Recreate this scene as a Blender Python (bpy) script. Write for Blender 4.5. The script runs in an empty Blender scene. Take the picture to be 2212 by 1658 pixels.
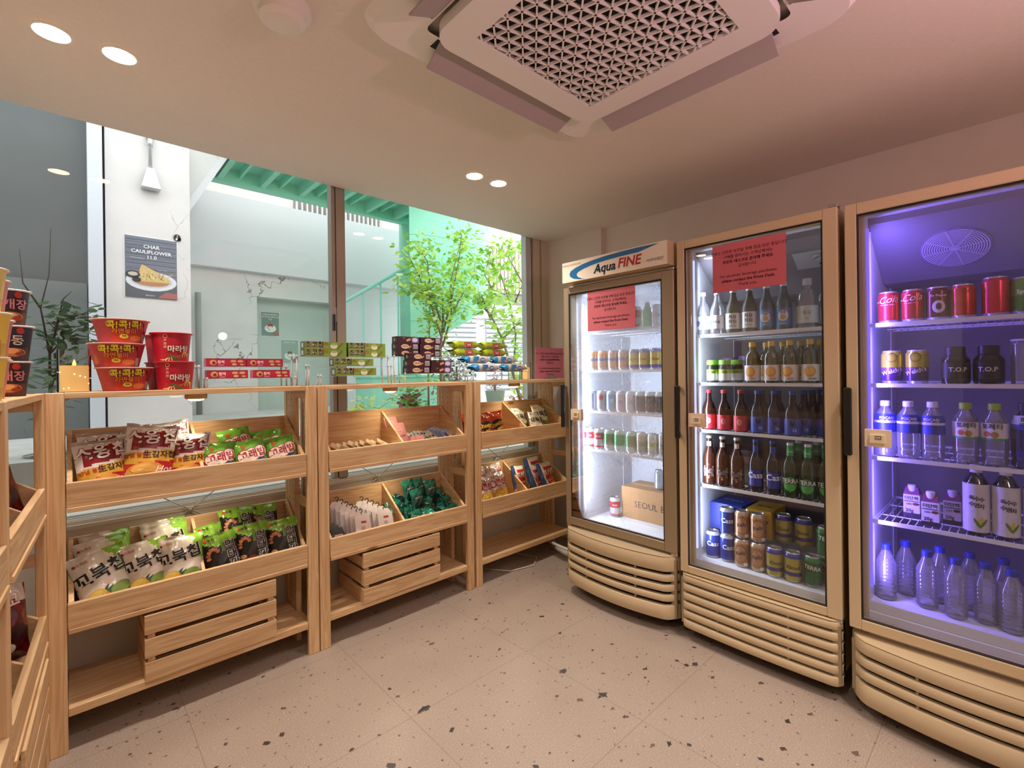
import bpy, math, random
from mathutils import Vector, Matrix
from math import sin, cos, pi, radians

scene = bpy.context.scene
COL = scene.collection
rnd = random.Random(7)

# ------------------------------------------------------------------ camera
TH = radians(47.07); ROLL = 0.0130
F = Vector((cos(TH), sin(TH), 0)); R0 = Vector((sin(TH), -cos(TH), 0)); U0 = Vector((0, 0, 1))
Rv = R0 * cos(ROLL) - U0 * sin(ROLL); Uv = U0 * cos(ROLL) + R0 * sin(ROLL)
cd = bpy.data.cameras.new('camera'); cam = bpy.data.objects.new('camera', cd); COL.objects.link(cam)
cam.matrix_world = Matrix(((Rv.x, Uv.x, -F.x, 0), (Rv.y, Uv.y, -F.y, 0), (Rv.z, Uv.z, -F.z, 1.27), (0, 0, 0, 1)))
cd.sensor_width = 36; cd.lens = 36 * 1027 / 2212; cd.shift_y = -24 / 2212
cd.clip_start = .02; cd.clip_end = 200
scene.camera = cam

# ------------------------------------------------------------------ view and world
scene.view_settings.view_transform = 'Standard'; scene.view_settings.look = 'None'
scene.view_settings.gamma = 1; scene.view_settings.use_curve_mapping = False
scene.view_settings.exposure = 0.2
SKY = 2.4
w = bpy.data.worlds.new('sky'); scene.world = w; w.use_nodes = True
wn = w.node_tree; bg = wn.nodes['Background']
bg.inputs[0].default_value = (.97, .985, 1, 1); bg.inputs[1].default_value = SKY
scene.cycles.use_denoising = True
scene.cycles.max_bounces = 8; scene.cycles.diffuse_bounces = 4; scene.cycles.glossy_bounces = 3
scene.cycles.transparent_max_bounces = 16; scene.cycles.transmission_bounces = 5
scene.cycles.sample_clamp_indirect = 4.0
scene.cycles.caustics_reflective = False; scene.cycles.caustics_refractive = False

def lamp(kind, loc, power, color, target=None, **kw):
    l = bpy.data.lights.new(kw.pop('name', 'light'), kind); l.energy = power; l.color = color
    for k, v in kw.items(): setattr(l, k, v)
    o = bpy.data.objects.new(l.name, l); COL.objects.link(o); o.location = loc
    if target is not None:
        o.rotation_euler = (Vector(target) - Vector(loc)).to_track_quat('-Z', 'Y').to_euler()
    return o
WARM = (1, .915, .825); PINK = (1, .45, .62); COOL = (.72, .82, 1); VIOL = (.25, .17, 1)
CEIL = 2.30
DOWN = [(-.03, 1.957), (.126, 1.953), (1.554, 1.938), (1.712, 1.928)]
DOWN_BACK = [(.05, .35), (.21, .35), (.9, -.9), (1.06, -.9), (2.1, -.9), (-1.0, -1.0), (.6, -2.2), (1.9, -2.2), (-1.2, -2.2)]  # unseen downlights behind the camera, added as fill for the room
for i, (x, y) in enumerate(DOWN + DOWN_BACK):
    lamp('SPOT', (x, y, CEIL - .012), 32 if i < 4 else 28, WARM, (x, y, 0), name='downlight_beam', spot_size=radians(118), spot_blend=.75, shadow_soft_size=.035)
for x in (1.72, 1.88): lamp('SPOT', (x, -.06, CEIL - .012), 42, (1, .90, .82), (1.38, .98, 0), name='floor_pool_fill', spot_size=radians(62), spot_blend=.8, shadow_soft_size=.035)  # added out-of-view spots that make the bright pool on the floor
# added uplights out of view behind the camera: ceiling fill and a pink tint
lamp('SPOT', (1.25, -.85, 1.72), 46, (1, .52, .66), (1.25, -.35, 2.3), name='pink_fill_uplight', spot_size=radians(165), spot_blend=1, shadow_soft_size=.04)
lamp('SPOT', (-1.2, -.8, .8), 60, (1, .88, .80), (-1.2, -.8, 2.3), name='ceiling_fill_uplight', spot_size=radians(125), spot_blend=1, shadow_soft_size=.04)
lamp('SPOT', (.9, -1.6, .8), 60, (1, .88, .82), (.9, -1.6, 2.3), name='ceiling_fill_uplight', spot_size=radians(130), spot_blend=1, shadow_soft_size=.04)

# ------------------------------------------------------------------ materials
def lin(h):
    if isinstance(h, str):
        h = h.lstrip('#'); c = [int(h[i:i + 2], 16) / 255 for i in (0, 2, 4)]
        return tuple(x / 12.92 if x <= .04045 else ((x + .055) / 1.055) ** 2.4 for x in c)
    return tuple(h[:3])
MATS = {}
def newmat(name):
    m = bpy.data.materials.new(name); m.use_nodes = True
    MATS[name] = m; nt = m.node_tree
    return m, nt, nt.nodes['Principled BSDF']
def N(nt, t, **kw):
    n = nt.nodes.new(t)
    for k, v in kw.items():
        if k.startswith('i_'): n.inputs[k[2:].replace('_', ' ')].default_value = v
        else: setattr(n, k, v)
    return n
def plain(name, col, rough=.5, metal=0, bump=0, bscale=200, var=0, vscale=4, coat=0, trans=0, ior=1.45, spec=.5):
    m, nt, b = newmat(name); c = lin(col)
    b.inputs['Base Color'].default_value = (*c, 1); b.inputs['Roughness'].default_value = rough; b.inputs['Metallic'].default_value = metal
    b.inputs['Specular IOR Level'].default_value = spec
    if coat: b.inputs['Coat Weight'].default_value = coat; b.inputs['Coat Roughness'].default_value = .08
    if trans: b.inputs['Transmission Weight'].default_value = trans; b.inputs['IOR'].default_value = ior
    tc = N(nt, 'ShaderNodeTexCoord')
    if var:
        no = N(nt, 'ShaderNodeTexNoise', i_Scale=vscale, i_Detail=6.0); nt.links.new(tc.outputs['Object'], no.inputs['Vector'])
        r = N(nt, 'ShaderNodeValToRGB'); r.color_ramp.elements[0].position = .3; r.color_ramp.elements[1].position = .7
        r.color_ramp.elements[0].color = (*[x * (1 - var) for x in c], 1); r.color_ramp.elements[1].color = (*[min(1, x * (1 + var * .4)) for x in c], 1)
        nt.links.new(no.outputs['Fac'], r.inputs[0]); nt.links.new(r.outputs[0], b.inputs['Base Color'])
    if bump:
        n2 = N(nt, 'ShaderNodeTexNoise', i_Scale=bscale, i_Detail=5.0); nt.links.new(tc.outputs['Object'], n2.inputs['Vector'])
        bp = N(nt, 'ShaderNodeBump', i_Strength=bump, i_Distance=.002); nt.links.new(n2.outputs['Fac'], bp.inputs['Height']); nt.links.new(bp.outputs[0], b.inputs['Normal'])
    return m
def cracks(name, scale=1.0, w_=.006):
    m = MATS[name]; nt = m.node_tree; b = nt.nodes['Principled BSDF']; src = b.inputs['Base Color'].links[0].from_socket
    tc = N(nt, 'ShaderNodeTexCoord'); no = N(nt, 'ShaderNodeTexNoise', i_Scale=3.0, i_Detail=5.0); nt.links.new(tc.outputs['Object'], no.inputs['Vector'])
    mx = N(nt, 'ShaderNodeVectorMath', operation='MULTIPLY_ADD'); mx.inputs[1].default_value = (.5,) * 3; nt.links.new(no.outputs['Color'], mx.inputs[0]); nt.links.new(tc.outputs['Object'], mx.inputs[2])
    v = N(nt, 'ShaderNodeTexVoronoi', feature='DISTANCE_TO_EDGE', i_Scale=scale); nt.links.new(mx.outputs[0], v.inputs['Vector'])
    n2 = N(nt, 'ShaderNodeTexNoise', i_Scale=1.7); nt.links.new(tc.outputs['Object'], n2.inputs['Vector'])
    mw = N(nt, 'ShaderNodeMapRange'); mw.inputs[1].default_value = .45; mw.inputs[2].default_value = .65; mw.inputs[3].default_value = 0; mw.inputs[4].default_value = w_; nt.links.new(n2.outputs['Fac'], mw.inputs[0])
    lt = N(nt, 'ShaderNodeMath', operation='LESS_THAN'); nt.links.new(v.outputs['Distance'], lt.inputs[0]); nt.links.new(mw.outputs[0], lt.inputs[1])
    mi = N(nt, 'ShaderNodeMix', data_type='RGBA'); nt.links.new(lt.outputs[0], mi.inputs[0]); nt.links.new(src, mi.inputs[6]); mi.inputs[7].default_value = (.28, .28, .27, 1); nt.links.new(mi.outputs[2], b.inputs['Base Color'])
def emit(name, col, s):
    m, nt, b = newmat(name); b.inputs['Base Color'].default_value = (*lin(col), 1)
    b.inputs['Emission Color'].default_value = (*lin(col), 1); b.inputs['Emission Strength'].default_value = s
    return m
def wood(name, axis, c1='e6c597', c2='c7996a', c3='95643a'):
    m, nt, b = newmat(name)
    tc = N(nt, 'ShaderNodeTexCoord'); oi = N(nt, 'ShaderNodeObjectInfo')
    ml = N(nt, 'ShaderNodeMath', operation='MULTIPLY'); ml.inputs[1].default_value = 9.0; nt.links.new(oi.outputs['Random'], ml.inputs[0])
    ad = N(nt, 'ShaderNodeVectorMath', operation='ADD'); nt.links.new(tc.outputs['Object'], ad.inputs[0]); nt.links.new(ml.outputs[0], ad.inputs[1])
    mp = N(nt, 'ShaderNodeMapping'); s = [14, 14, 14]; s[axis] = .9; mp.inputs['Scale'].default_value = s; nt.links.new(ad.outputs[0], mp.inputs['Vector'])
    wv = N(nt, 'ShaderNodeTexNoise', i_Scale=1.6, i_Detail=3.0, i_Distortion=1.2); nt.links.new(mp.outputs[0], wv.inputs['Vector'])
    ms = N(nt, 'ShaderNodeMath', operation='MULTIPLY'); ms.inputs[1].default_value = 9.0; nt.links.new(wv.outputs['Fac'], ms.inputs[0])
    fr = N(nt, 'ShaderNodeMath', operation='PINGPONG'); fr.inputs[1].default_value = 1.0; nt.links.new(ms.outputs[0], fr.inputs[0])
    s2 = [160, 160, 160]; s2[axis] = 3.0
    mp2 = N(nt, 'ShaderNodeMapping'); mp2.inputs['Scale'].default_value = s2; nt.links.new(ad.outputs[0], mp2.inputs['Vector'])
    fi = N(nt, 'ShaderNodeTexNoise', i_Scale=1.0, i_Detail=4.0); nt.links.new(mp2.outputs[0], fi.inputs['Vector'])
    mx = N(nt, 'ShaderNodeMath', operation='MULTIPLY_ADD'); mx.inputs[1].default_value = .45; nt.links.new(fi.outputs['Fac'], mx.inputs[0])
    m5 = N(nt, 'ShaderNodeMath', operation='MULTIPLY'); m5.inputs[1].default_value = .5; nt.links.new(fr.outputs[0], m5.inputs[0]); nt.links.new(m5.outputs[0], mx.inputs[2])
    r = N(nt, 'ShaderNodeValToRGB'); e = r.color_ramp.elements; e[0].position = .12; e[0].color = (*lin(c1), 1); e[1].position = .85; e[1].color = (*lin(c2), 1)
    nt.links.new(mx.outputs[0], r.inputs[0])
    # knots
    s3 = [11, 11, 11]; s3[axis] = 4.2
    mp3 = N(nt, 'ShaderNodeMapping'); mp3.inputs['Scale'].default_value = s3; nt.links.new(ad.outputs[0], mp3.inputs['Vector'])
    vo = N(nt, 'ShaderNodeTexVoronoi', i_Scale=.62); nt.links.new(mp3.outputs[0], vo.inputs['Vector'])
    kr = N(nt, 'ShaderNodeValToRGB'); k = kr.color_ramp.elements; k[0].position = .05; k[0].color = (1, 1, 1, 1); k[1].position = .11; k[1].color = (0, 0, 0, 1)
    nt.links.new(vo.outputs['Distance'], kr.inputs[0])
    mixc = N(nt, 'ShaderNodeMix', data_type='RGBA'); nt.links.new(kr.outputs[0], mixc.inputs[0]); nt.links.new(r.outputs[0], mixc.inputs[6]); mixc.inputs[7].default_value = (*lin(c3), 1)
    hs = N(nt, 'ShaderNodeHueSaturation'); hm = N(nt, 'ShaderNodeMapRange'); hm.inputs[3].default_value = .90; hm.inputs[4].default_value = 1.06
    nt.links.new(oi.outputs['Random'], hm.inputs[0]); nt.links.new(hm.outputs[0], hs.inputs['Value']); nt.links.new(mixc.outputs[2], hs.inputs['Color'])
    nt.links.new(hs.outputs[0], b.inputs['Base Color']); b.inputs['Roughness'].default_value = .55
    bp = N(nt, 'ShaderNodeBump', i_Strength=.12, i_Distance=.001); nt.links.new(fi.outputs['Fac'], bp.inputs['Height']); nt.links.new(bp.outputs[0], b.inputs['Normal'])
    return m
for i, a in enumerate('xyz'): wood('wood_' + a, i)
def attr_mat(name, rough, metal=0, coat=0, bump=0, bs=60, trans=0):
    m, nt, b = newmat(name); at = N(nt, 'ShaderNodeAttribute', attribute_name='Col'); nt.links.new(at.outputs['Color'], b.inputs['Base Color'])
    b.inputs['Roughness'].default_value = rough; b.inputs['Metallic'].default_value = metal
    if coat: b.inputs['Coat Weight'].default_value = coat; b.inputs['Coat Roughness'].default_value = .1
    if trans: b.inputs['Transmission Weight'].default_value = trans
    if bump:
        tc = N(nt, 'ShaderNodeTexCoord'); no = N(nt, 'ShaderNodeTexNoise', i_Scale=bs, i_Detail=2.0); nt.links.new(tc.outputs['Object'], no.inputs['Vector'])
        bp = N(nt, 'ShaderNodeBump', i_Strength=bump, i_Distance=.004); nt.links.new(no.outputs['Fac'], bp.inputs['Height']); nt.links.new(bp.outputs[0], b.inputs['Normal'])
    return m
attr_mat('print', .42); attr_mat('foil', .24, .12, .35, .35, 38); attr_mat('canprint', .26, .45); attr_mat('paper', .8); attr_mat('gloss', .15)
m = attr_mat('leafmat', .5); nt = m.node_tree; out = nt.nodes['Material Output']; tl = N(nt, 'ShaderNodeBsdfTranslucent'); at = [n for n in nt.nodes if n.type == 'ATTRIBUTE'][0]
nt.links.new(at.outputs['Color'], tl.inputs[0]); mx = N(nt, 'ShaderNodeMixShader'); mx.inputs[0].default_value = .45; nt.links.new(nt.nodes['Principled BSDF'].outputs[0], mx.inputs[1]); nt.links.new(tl.outputs[0], mx.inputs[2]); nt.links.new(mx.outputs[0], out.inputs[0])
def glassy(name, tint, fac=.06, rough=.0, refl=1.0, haze=0, ior=1.5):
    m, nt, b = newmat(name); nt.nodes.remove(b); out = nt.nodes['Material Output']
    tr = N(nt, 'ShaderNodeBsdfTransparent'); tr.inputs[0].default_value = (*tint, 1)
    gl = N(nt, 'ShaderNodeBsdfGlossy'); gl.inputs['Roughness'].default_value = rough; gl.inputs[0].default_value = (refl, refl, refl, 1)
    fr = N(nt, 'ShaderNodeFresnel', i_IOR=ior); ma = N(nt, 'ShaderNodeMath', operation='ADD'); ma.inputs[1].default_value = fac; nt.links.new(fr.outputs[0], ma.inputs[0])
    mx = N(nt, 'ShaderNodeMixShader'); nt.links.new(ma.outputs[0], mx.inputs[0]); nt.links.new(tr.outputs[0], mx.inputs[1]); nt.links.new(gl.outputs[0], mx.inputs[2])
    last = mx.outputs[0]
    if haze:
        df = N(nt, 'ShaderNodeBsdfDiffuse'); df.inputs[0].default_value = (.9, .9, .92, 1); m2 = N(nt, 'ShaderNodeMixShader'); m2.inputs[0].default_value = haze
        nt.links.new(last, m2.inputs[1]); nt.links.new(df.outputs[0], m2.inputs[2]); last = m2.outputs[0]
    nt.links.new(last, out.inputs[0])
    return m
glassy('window_glass', (.96, .98, .975), .0); glassy('door_glass', (.95, .96, .97), .0, .02); glassy('acrylic', (.98, .98, .99), .02, .03, haze=.2)
glassy('acrylic_rod', (.97, .97, .98), .0, .1, haze=.7); glassy('door_glass_tint', (.80, .80, .82), .01, .02); glassy('door_glass_dark', (.74, .74, .82), .01, .02); glassy('clear_plastic', (.86, .88, .92), .06, .10, haze=.12); glassy('candle_glass', (.98, .98, .97), .01, ior=1.12)
glassy('green_glass', (.10, .50, .16), .06, .03); glassy('brown_glass', (.20, .08, .02), .06, .03); glassy('olive_glass', (.50, .52, .10), .06, .03); glassy('blue_liquid', (.04, .10, .70), .04, .05)
glassy('tea_liquid', (.28, .10, .03), .04, .05)
# misted cold glass: clear with a patchy film of condensation
def misted(name, lo, hi, tint, scl=2.2):
    m, nt, b = newmat(name); out = nt.nodes['Material Output']
    b.inputs['Base Color'].default_value = (*tint, 1); b.inputs['Roughness'].default_value = .8; b.inputs['Specular IOR Level'].default_value = .1
    tr = N(nt, 'ShaderNodeBsdfTransparent'); tc = N(nt, 'ShaderNodeTexCoord')
    no = N(nt, 'ShaderNodeTexNoise', i_Scale=scl, i_Detail=1.0); nt.links.new(tc.outputs['Object'], no.inputs['Vector'])
    mp = N(nt, 'ShaderNodeMapping'); mp.inputs['Scale'].default_value = (1, 110, 36); nt.links.new(tc.outputs['Object'], mp.inputs['Vector'])
    dr = N(nt, 'ShaderNodeTexNoise', i_Scale=1.6, i_Detail=2.0); nt.links.new(mp.outputs[0], dr.inputs['Vector'])
    mu = N(nt, 'ShaderNodeMath', operation='MULTIPLY_ADD'); mu.inputs[1].default_value = .18; nt.links.new(dr.outputs['Fac'], mu.inputs[0]); nt.links.new(no.outputs['Fac'], mu.inputs[2])
    r = N(nt, 'ShaderNodeMapRange'); r.inputs[1].default_value = .42; r.inputs[2].default_value = .78; r.inputs[3].default_value = lo; r.inputs[4].default_value = hi
    nt.links.new(mu.outputs[0], r.inputs[0])
    mx = N(nt, 'ShaderNodeMixShader'); nt.links.new(r.outputs[0], mx.inputs[0]); nt.links.new(tr.outputs[0], mx.inputs[1]); nt.links.new(b.outputs[0], mx.inputs[2])
    nt.links.new(mx.outputs[0], out.inputs[0])
misted('mist_strong', .10, .45, (.9, .94, 1)); misted('mist_light', .0, .06, (.9, .93, .97))

plain('ceiling_paint', 'e6ddd2', .85, var=.03, vscale=60, bump=.25, bscale=90)
plain('wall_paint', 'd8cfbf', .85, var=.03, vscale=8, bump=.1)
plain('white_paint', 'e8e4dc', .6); plain('low_wall', 'e4dccf', .8, var=.05)
plain('alu', 'a59a8e', .38, .35); plain('alu_light', 'cfd2d2', .35, .4); plain('dark_gap', '1b1714', .7)
plain('fridge_body', 'ceb793', .38, coat=.15); plain('fridge_frame', 'a08d72', .4, .25, coat=.1); plain('liner', 'e9edf4', .45)
plain('wire_white', 'eceff4', .4); plain('liner_back_dim', '726d74', .5); plain('liner_grey', '8c8892', .5); plain('black_plastic', '151312', .35); plain('rubber', '1a1715', .8); plain('lock_cream', 'f0dcbc', .4)  # grey back and evaporator liners carry the dim fridge interior in their colour
plain('steel', 'b9b9b8', .3, .9); plain('white_plastic', 'e8e2da', .4); plain('ac_white', 'f0ebe7', .5); plain('ac_felt', 'b2a6a6', .9, bump=.4, bscale=500)
plain('beige_plastic', 'ccbfa9', .5)
plain('conc', 'e2e0de', .9, var=.10, vscale=2.2, bump=.6, bscale=24); plain('conc_smooth', 'dedde1', .8, var=.03, vscale=1.5); plain('green_panel', 'c6d3cb', .8, var=.04)
plain('strip_white', 'ccd3dc', .6); plain('dark_wall', '565c5c', .5, var=.15, vscale=2); plain('pink_wall', 'e6dad6', .9, var=.1, vscale=3); plain('rubble', 'a09c96', .95, var=.3, vscale=9, bump=.8, bscale=20)
plain('mint', '9be3cb', .5); plain('mint_light', 'a9e8dc', .45); plain('street', 'c6c6c2', .9, var=.15, vscale=5); plain('shutter', 'c6cacf', .6); plain('louvre', 'c8b8b0', .7)
plain('bark', '8b7b63', .9, var=.3, vscale=30, bump=.6, bscale=60); plain('dark_bark', '4a4038', .9); plain('grey_pot', '9aa19c', .8); plain('neighbour_grey', '737b7a', .7, var=.2, vscale=2); plain('pipe_grey', '9b9d9c', .7, var=.2)
cracks('conc', 1.3, .005)
plain('wax', 'f0cf8c', .6); MATS['wax'].node_tree.nodes['Principled BSDF'].inputs['Emission Color'].default_value = (.9, .5, .16, 1); MATS['wax'].node_tree.nodes['Principled BSDF'].inputs['Emission Strength'].default_value = .45; plain('cardboard', 'b98d60', .85, var=.06); plain('cord_white', 'd9d5cc', .5); plain('lamp_metal', 'c9cccd', .35, .7)
emit('downlight_glow', 'ffe2b8', 28); emit('puck_glow', 'ffe6a8', 7); emit('flame', 'ffc23a', 5); emit('led_white', 'c9dcff', 1.0); emit('led_violet', '7c66ff', 1.0); emit('fairy', 'ffe9a0', 7)
# terrazzo floor
def terrazzo():
    m, nt, b = newmat('terrazzo'); tc = N(nt, 'ShaderNodeTexCoord')
    def chips(scale, thr0, thr1, seed, dist=.5):
        mp = N(nt, 'ShaderNodeMapping'); mp.inputs['Location'].default_value = (seed, seed * .7, 0); mp.inputs['Scale'].default_value = (1, 1.25, 1); nt.links.new(tc.outputs['Object'], mp.inputs['Vector'])
        no = N(nt, 'ShaderNodeTexNoise', i_Scale=scale * 2.0, i_Detail=1.0); nt.links.new(mp.outputs[0], no.inputs['Vector'])
        mx = N(nt, 'ShaderNodeVectorMath', operation='MULTIPLY_ADD'); mx.inputs[1].default_value = (dist / scale,) * 3
        nt.links.new(no.outputs['Color'], mx.inputs[0]); nt.links.new(mp.outputs[0], mx.inputs[2])
        v = N(nt, 'ShaderNodeTexVoronoi', i_Scale=scale, i_Randomness=1.0, distance='MANHATTAN', voronoi_dimensions='2D'); nt.links.new(mx.outputs[0], v.inputs['Vector'])
        sp = N(nt, 'ShaderNodeSeparateColor'); nt.links.new(v.outputs['Color'], sp.inputs[0])
        rr = N(nt, 'ShaderNodeMapRange'); rr.inputs[1].default_value = thr0; rr.inputs[2].default_value = 1.0; rr.inputs[3].default_value = 0; rr.inputs[4].default_value = thr1
        nt.links.new(sp.outputs[0], rr.inputs[0])
        lt = N(nt, 'ShaderNodeMath', operation='LESS_THAN'); nt.links.new(v.outputs['Distance'], lt.inputs[0]); nt.links.new(rr.outputs[0], lt.inputs[1])
        return lt, sp
    base = N(nt, 'ShaderNodeTexNoise', i_Scale=260.0, i_Detail=3.0); nt.links.new(tc.outputs['Object'], base.inputs['Vector'])
    r = N(nt, 'ShaderNodeValToRGB'); r.color_ramp.elements[0].position = .35; r.color_ramp.elements[0].color = (*lin('988678'), 1); r.color_ramp.elements[1].position = .7; r.color_ramp.elements[1].color = (*lin('baa99b'), 1)
    nt.links.new(base.outputs['Fac'], r.inputs[0])
    big = N(nt, 'ShaderNodeTexNoise', i_Scale=3.0, i_Detail=4.0); nt.links.new(tc.outputs['Object'], big.inputs['Vector'])
    cur = r.outputs[0]
    mm = N(nt, 'ShaderNodeMix', data_type='RGBA', blend_type='MULTIPLY'); rb = N(nt, 'ShaderNodeMapRange'); rb.inputs[3].default_value = .86; rb.inputs[4].default_value = 1.05
    nt.links.new(big.outputs['Fac'], rb.inputs[0]); mm.inputs[0].default_value = 1; nt.links.new(cur, mm.inputs[6]); nt.links.new(rb.outputs[0], mm.inputs[7]); cur = mm.outputs[2]
    for scale, t0, t1, seed, ca, cb in ((110, .90, .30, 3, 'cfc2b4', 'a89686'), (48, .87, .36, 11, '5a4a42', '8f7b6c'), (20, .905, .30, 5, '38302f', '6b5a50'), (9, .945, .26, 21, '2c3038', '5a4c46')):
        lt, sp = chips(scale, t0, t1, seed)
        cr = N(nt, 'ShaderNodeMix', data_type='RGBA'); nt.links.new(sp.outputs[1], cr.inputs[0]); cr.inputs[6].default_value = (*lin(ca), 1); cr.inputs[7].default_value = (*lin(cb), 1)
        mi = N(nt, 'ShaderNodeMix', data_type='RGBA'); nt.links.new(lt.outputs[0], mi.inputs[0]); nt.links.new(cur, mi.inputs[6]); nt.links.new(cr.outputs[2], mi.inputs[7]); cur = mi.outputs[2]
    br = N(nt, 'ShaderNodeTexBrick', offset=0.0); br.inputs['Scale'].default_value = 1; br.inputs['Mortar Size'].default_value = .0011; br.inputs['Mortar Smooth'].default_value = 0
    br.inputs['Brick Width'].default_value = .6; br.inputs['Row Height'].default_value = .6
    br.inputs['Color1'].default_value = (0, 0, 0, 1); br.inputs['Color2'].default_value = (0, 0, 0, 1); br.inputs['Mortar'].default_value = (1, 1, 1, 1)
    mp = N(nt, 'ShaderNodeMapping'); mp.inputs['Location'].default_value = (-.312, -.353, 0); nt.links.new(tc.outputs['Object'], mp.inputs['Vector']); nt.links.new(mp.outputs[0], br.inputs['Vector'])
    mi = N(nt, 'ShaderNodeMix', data_type='RGBA'); nt.links.new(br.outputs['Color'], mi.inputs[0]); nt.links.new(cur, mi.inputs[6]); mi.inputs[7].default_value = (*lin('8a7567'), 1)
    nt.links.new(mi.outputs[2], b.inputs['Base Color']); b.inputs['Roughness'].default_value = .34
terrazzo()

# ------------------------------------------------------------------ mesh builder
class MB:
    def __init__(s): s.v = []; s.f = []; s.m = []; s.c = []; s.sm = []; s.mats = []
    def mi(s, mat):
        if mat not in s.mats: s.mats.append(mat)
        return s.mats.index(mat)
    def face(s, pts, mat, col=None, smooth=False):
        n = len(s.v); s.v += [tuple(p) for p in pts]; s.f.append(tuple(range(n, n + len(pts)))); s.m.append(s.mi(mat)); s.c.append(col); s.sm.append(smooth)
    def raw(s, vs, fs, mat, col=None, smooth=False):
        n = len(s.v); s.v += [tuple(p) for p in vs]; k = s.mi(mat)
        for i, f in enumerate(fs):
            s.f.append(tuple(n + j for j in f)); s.m.append(k); s.c.append(col[i] if isinstance(col, list) else col); s.sm.append(smooth)
    def box(s, x0, x1, y0, y1, z0, z1, mat, col=None, M=None):
        vs = [(x, y, z) for z in (z0, z1) for y in (y0, y1) for x in (x0, x1)]
        if M: vs = [M @ Vector(p) for p in vs]
        s.raw(vs, [(0, 2, 3, 1), (4, 5, 7, 6), (0, 1, 5, 4), (2, 6, 7, 3), (0, 4, 6, 2), (1, 3, 7, 5)], mat, col); return s
    def prism(s, pts, ext, mat, col=None):
        "closed polygon (3D points) swept by the vector ext"
        n = len(pts); e = Vector(ext); a = [Vector(p) for p in pts]; b = [p + e for p in a]
        fs = [tuple(range(n))[::-1], tuple(range(n, 2 * n))] + [(i, (i + 1) % n, n + (i + 1) % n, n + i) for i in range(n)]
        s.raw(a + b, fs, mat, col); return s
    def tube(s, path, r, mat, n=8, col=None, cap=True):
        path = [Vector(p) for p in path]; k = len(path); vs = []
        rs = r if isinstance(r, (list, tuple)) else [r] * k
        up = Vector((.31, .2, .93))
        for i, p in enumerate(path):
            t = (path[min(i + 1, k - 1)] - path[max(i - 1, 0)]).normalized()
            a = t.cross(up)
            if a.length < .05: a = t.cross(Vector((1, 0, 0)))
            a.normalize(); b = t.cross(a)
            vs += [p + (a * cos(2 * pi * j / n) + b * sin(2 * pi * j / n)) * rs[i] for j in range(n)]
        fs = [(i * n + j, i * n + (j + 1) % n, (i + 1) * n + (j + 1) % n, (i + 1) * n + j) for i in range(k - 1) for j in range(n)]
        if cap: fs += [tuple(range(n))[::-1], tuple(range((k - 1) * n, k * n))]
        s.raw(vs, fs, mat, col, True); return s
    def lathe(s, prof, n=24, c=(0, 0, 0), mat=None, col=None):
        "prof: (r, z[, mat, col]) bottom to top; mat/col apply to the band above that ring"
        k = len(prof)
        for i in range(k - 1):
            a, b = prof[i], prof[i + 1]
            mt = a[2] if len(a) > 2 else mat; cl = a[3] if len(a) > 3 else col
            vs = []; 
            for r, z in ((a[0], a[1]), (b[0], b[1])):
                vs += [(c[0] + r * cos(2 * pi * j / n), c[1] + r * sin(2 * pi * j / n), c[2] + z) for j in range(n)]
            if a[0] < 1e-6: s.raw(vs[:1] + vs[n:], [(0, 1 + (j + 1) % n, 1 + j) for j in range(n)], mt, cl, True)
            elif b[0] < 1e-6: s.raw(vs[:n] + vs[n:n + 1], [(j, (j + 1) % n, n) for j in range(n)], mt, cl, True)
            else: s.raw(vs, [(j, (j + 1) % n, n + (j + 1) % n, n + j) for j in range(n)], mt, cl, True)
        return s
    def mesh(s, name):
        me = bpy.data.meshes.new(name); me.from_pydata(s.v, [], s.f)
        for mt in s.mats: me.materials.append(MATS[mt])
        me.polygons.foreach_set('material_index', s.m); me.polygons.foreach_set('use_smooth', s.sm)
        if any(c is not None for c in s.c):
            at = me.color_attributes.new('Col', 'FLOAT_COLOR', 'CORNER'); buf = []; cache = {}
            for f, c in zip(s.f, s.c):
                if c not in cache: cache[c] = (*lin(c or 'ffffff'), 1.0)
                buf += list(cache[c]) * len(f)
            at.data.foreach_set('color', buf)
        me.update(); return me
    def build(s, name, parent=None, loc=None, weld=False, bevel=0):
        me = s.mesh(name)
        if weld:
            import bmesh
            bm = bmesh.new(); bm.from_mesh(me); bmesh.ops.remove_doubles(bm, verts=bm.verts, dist=1e-5); bm.to_mesh(me); bm.free()
        o = bpy.data.objects.new(name, me); COL.objects.link(o)
        if parent: o.parent = parent
        if loc: o.location = loc
        if bevel:
            b = o.modifiers.new('edge', 'BEVEL'); b.width = bevel; b.segments = 1; b.limit_method = 'ANGLE'
        return o
def tag(o, label, cat, group=None, kind=None):
    if label: o['label'] = label
    if cat: o['category'] = cat
    if group: o['group'] = group
    if kind: o['kind'] = kind
    return o
def struct(o): o['kind'] = 'structure'; return o
def empty(name, loc=(0, 0, 0), rz=0):
    o = bpy.data.objects.new(name, None); COL.objects.link(o); o.location = loc; o.rotation_euler = (0, 0, rz); o.empty_display_size = .05; return o
def dup(root, loc, rot=None, label=None, group=None):
    r = root.copy(); COL.objects.link(r); r.location = loc
    if rot is not None: r.rotation_euler = rot
    if label: r['label'] = label
    if group: r['group'] = group
    for ch in list(root.children):
        c = ch.copy(); COL.objects.link(c); c.parent = r
        for g in list(ch.children):
            d = g.copy(); COL.objects.link(d); d.parent = c
    return r

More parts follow.
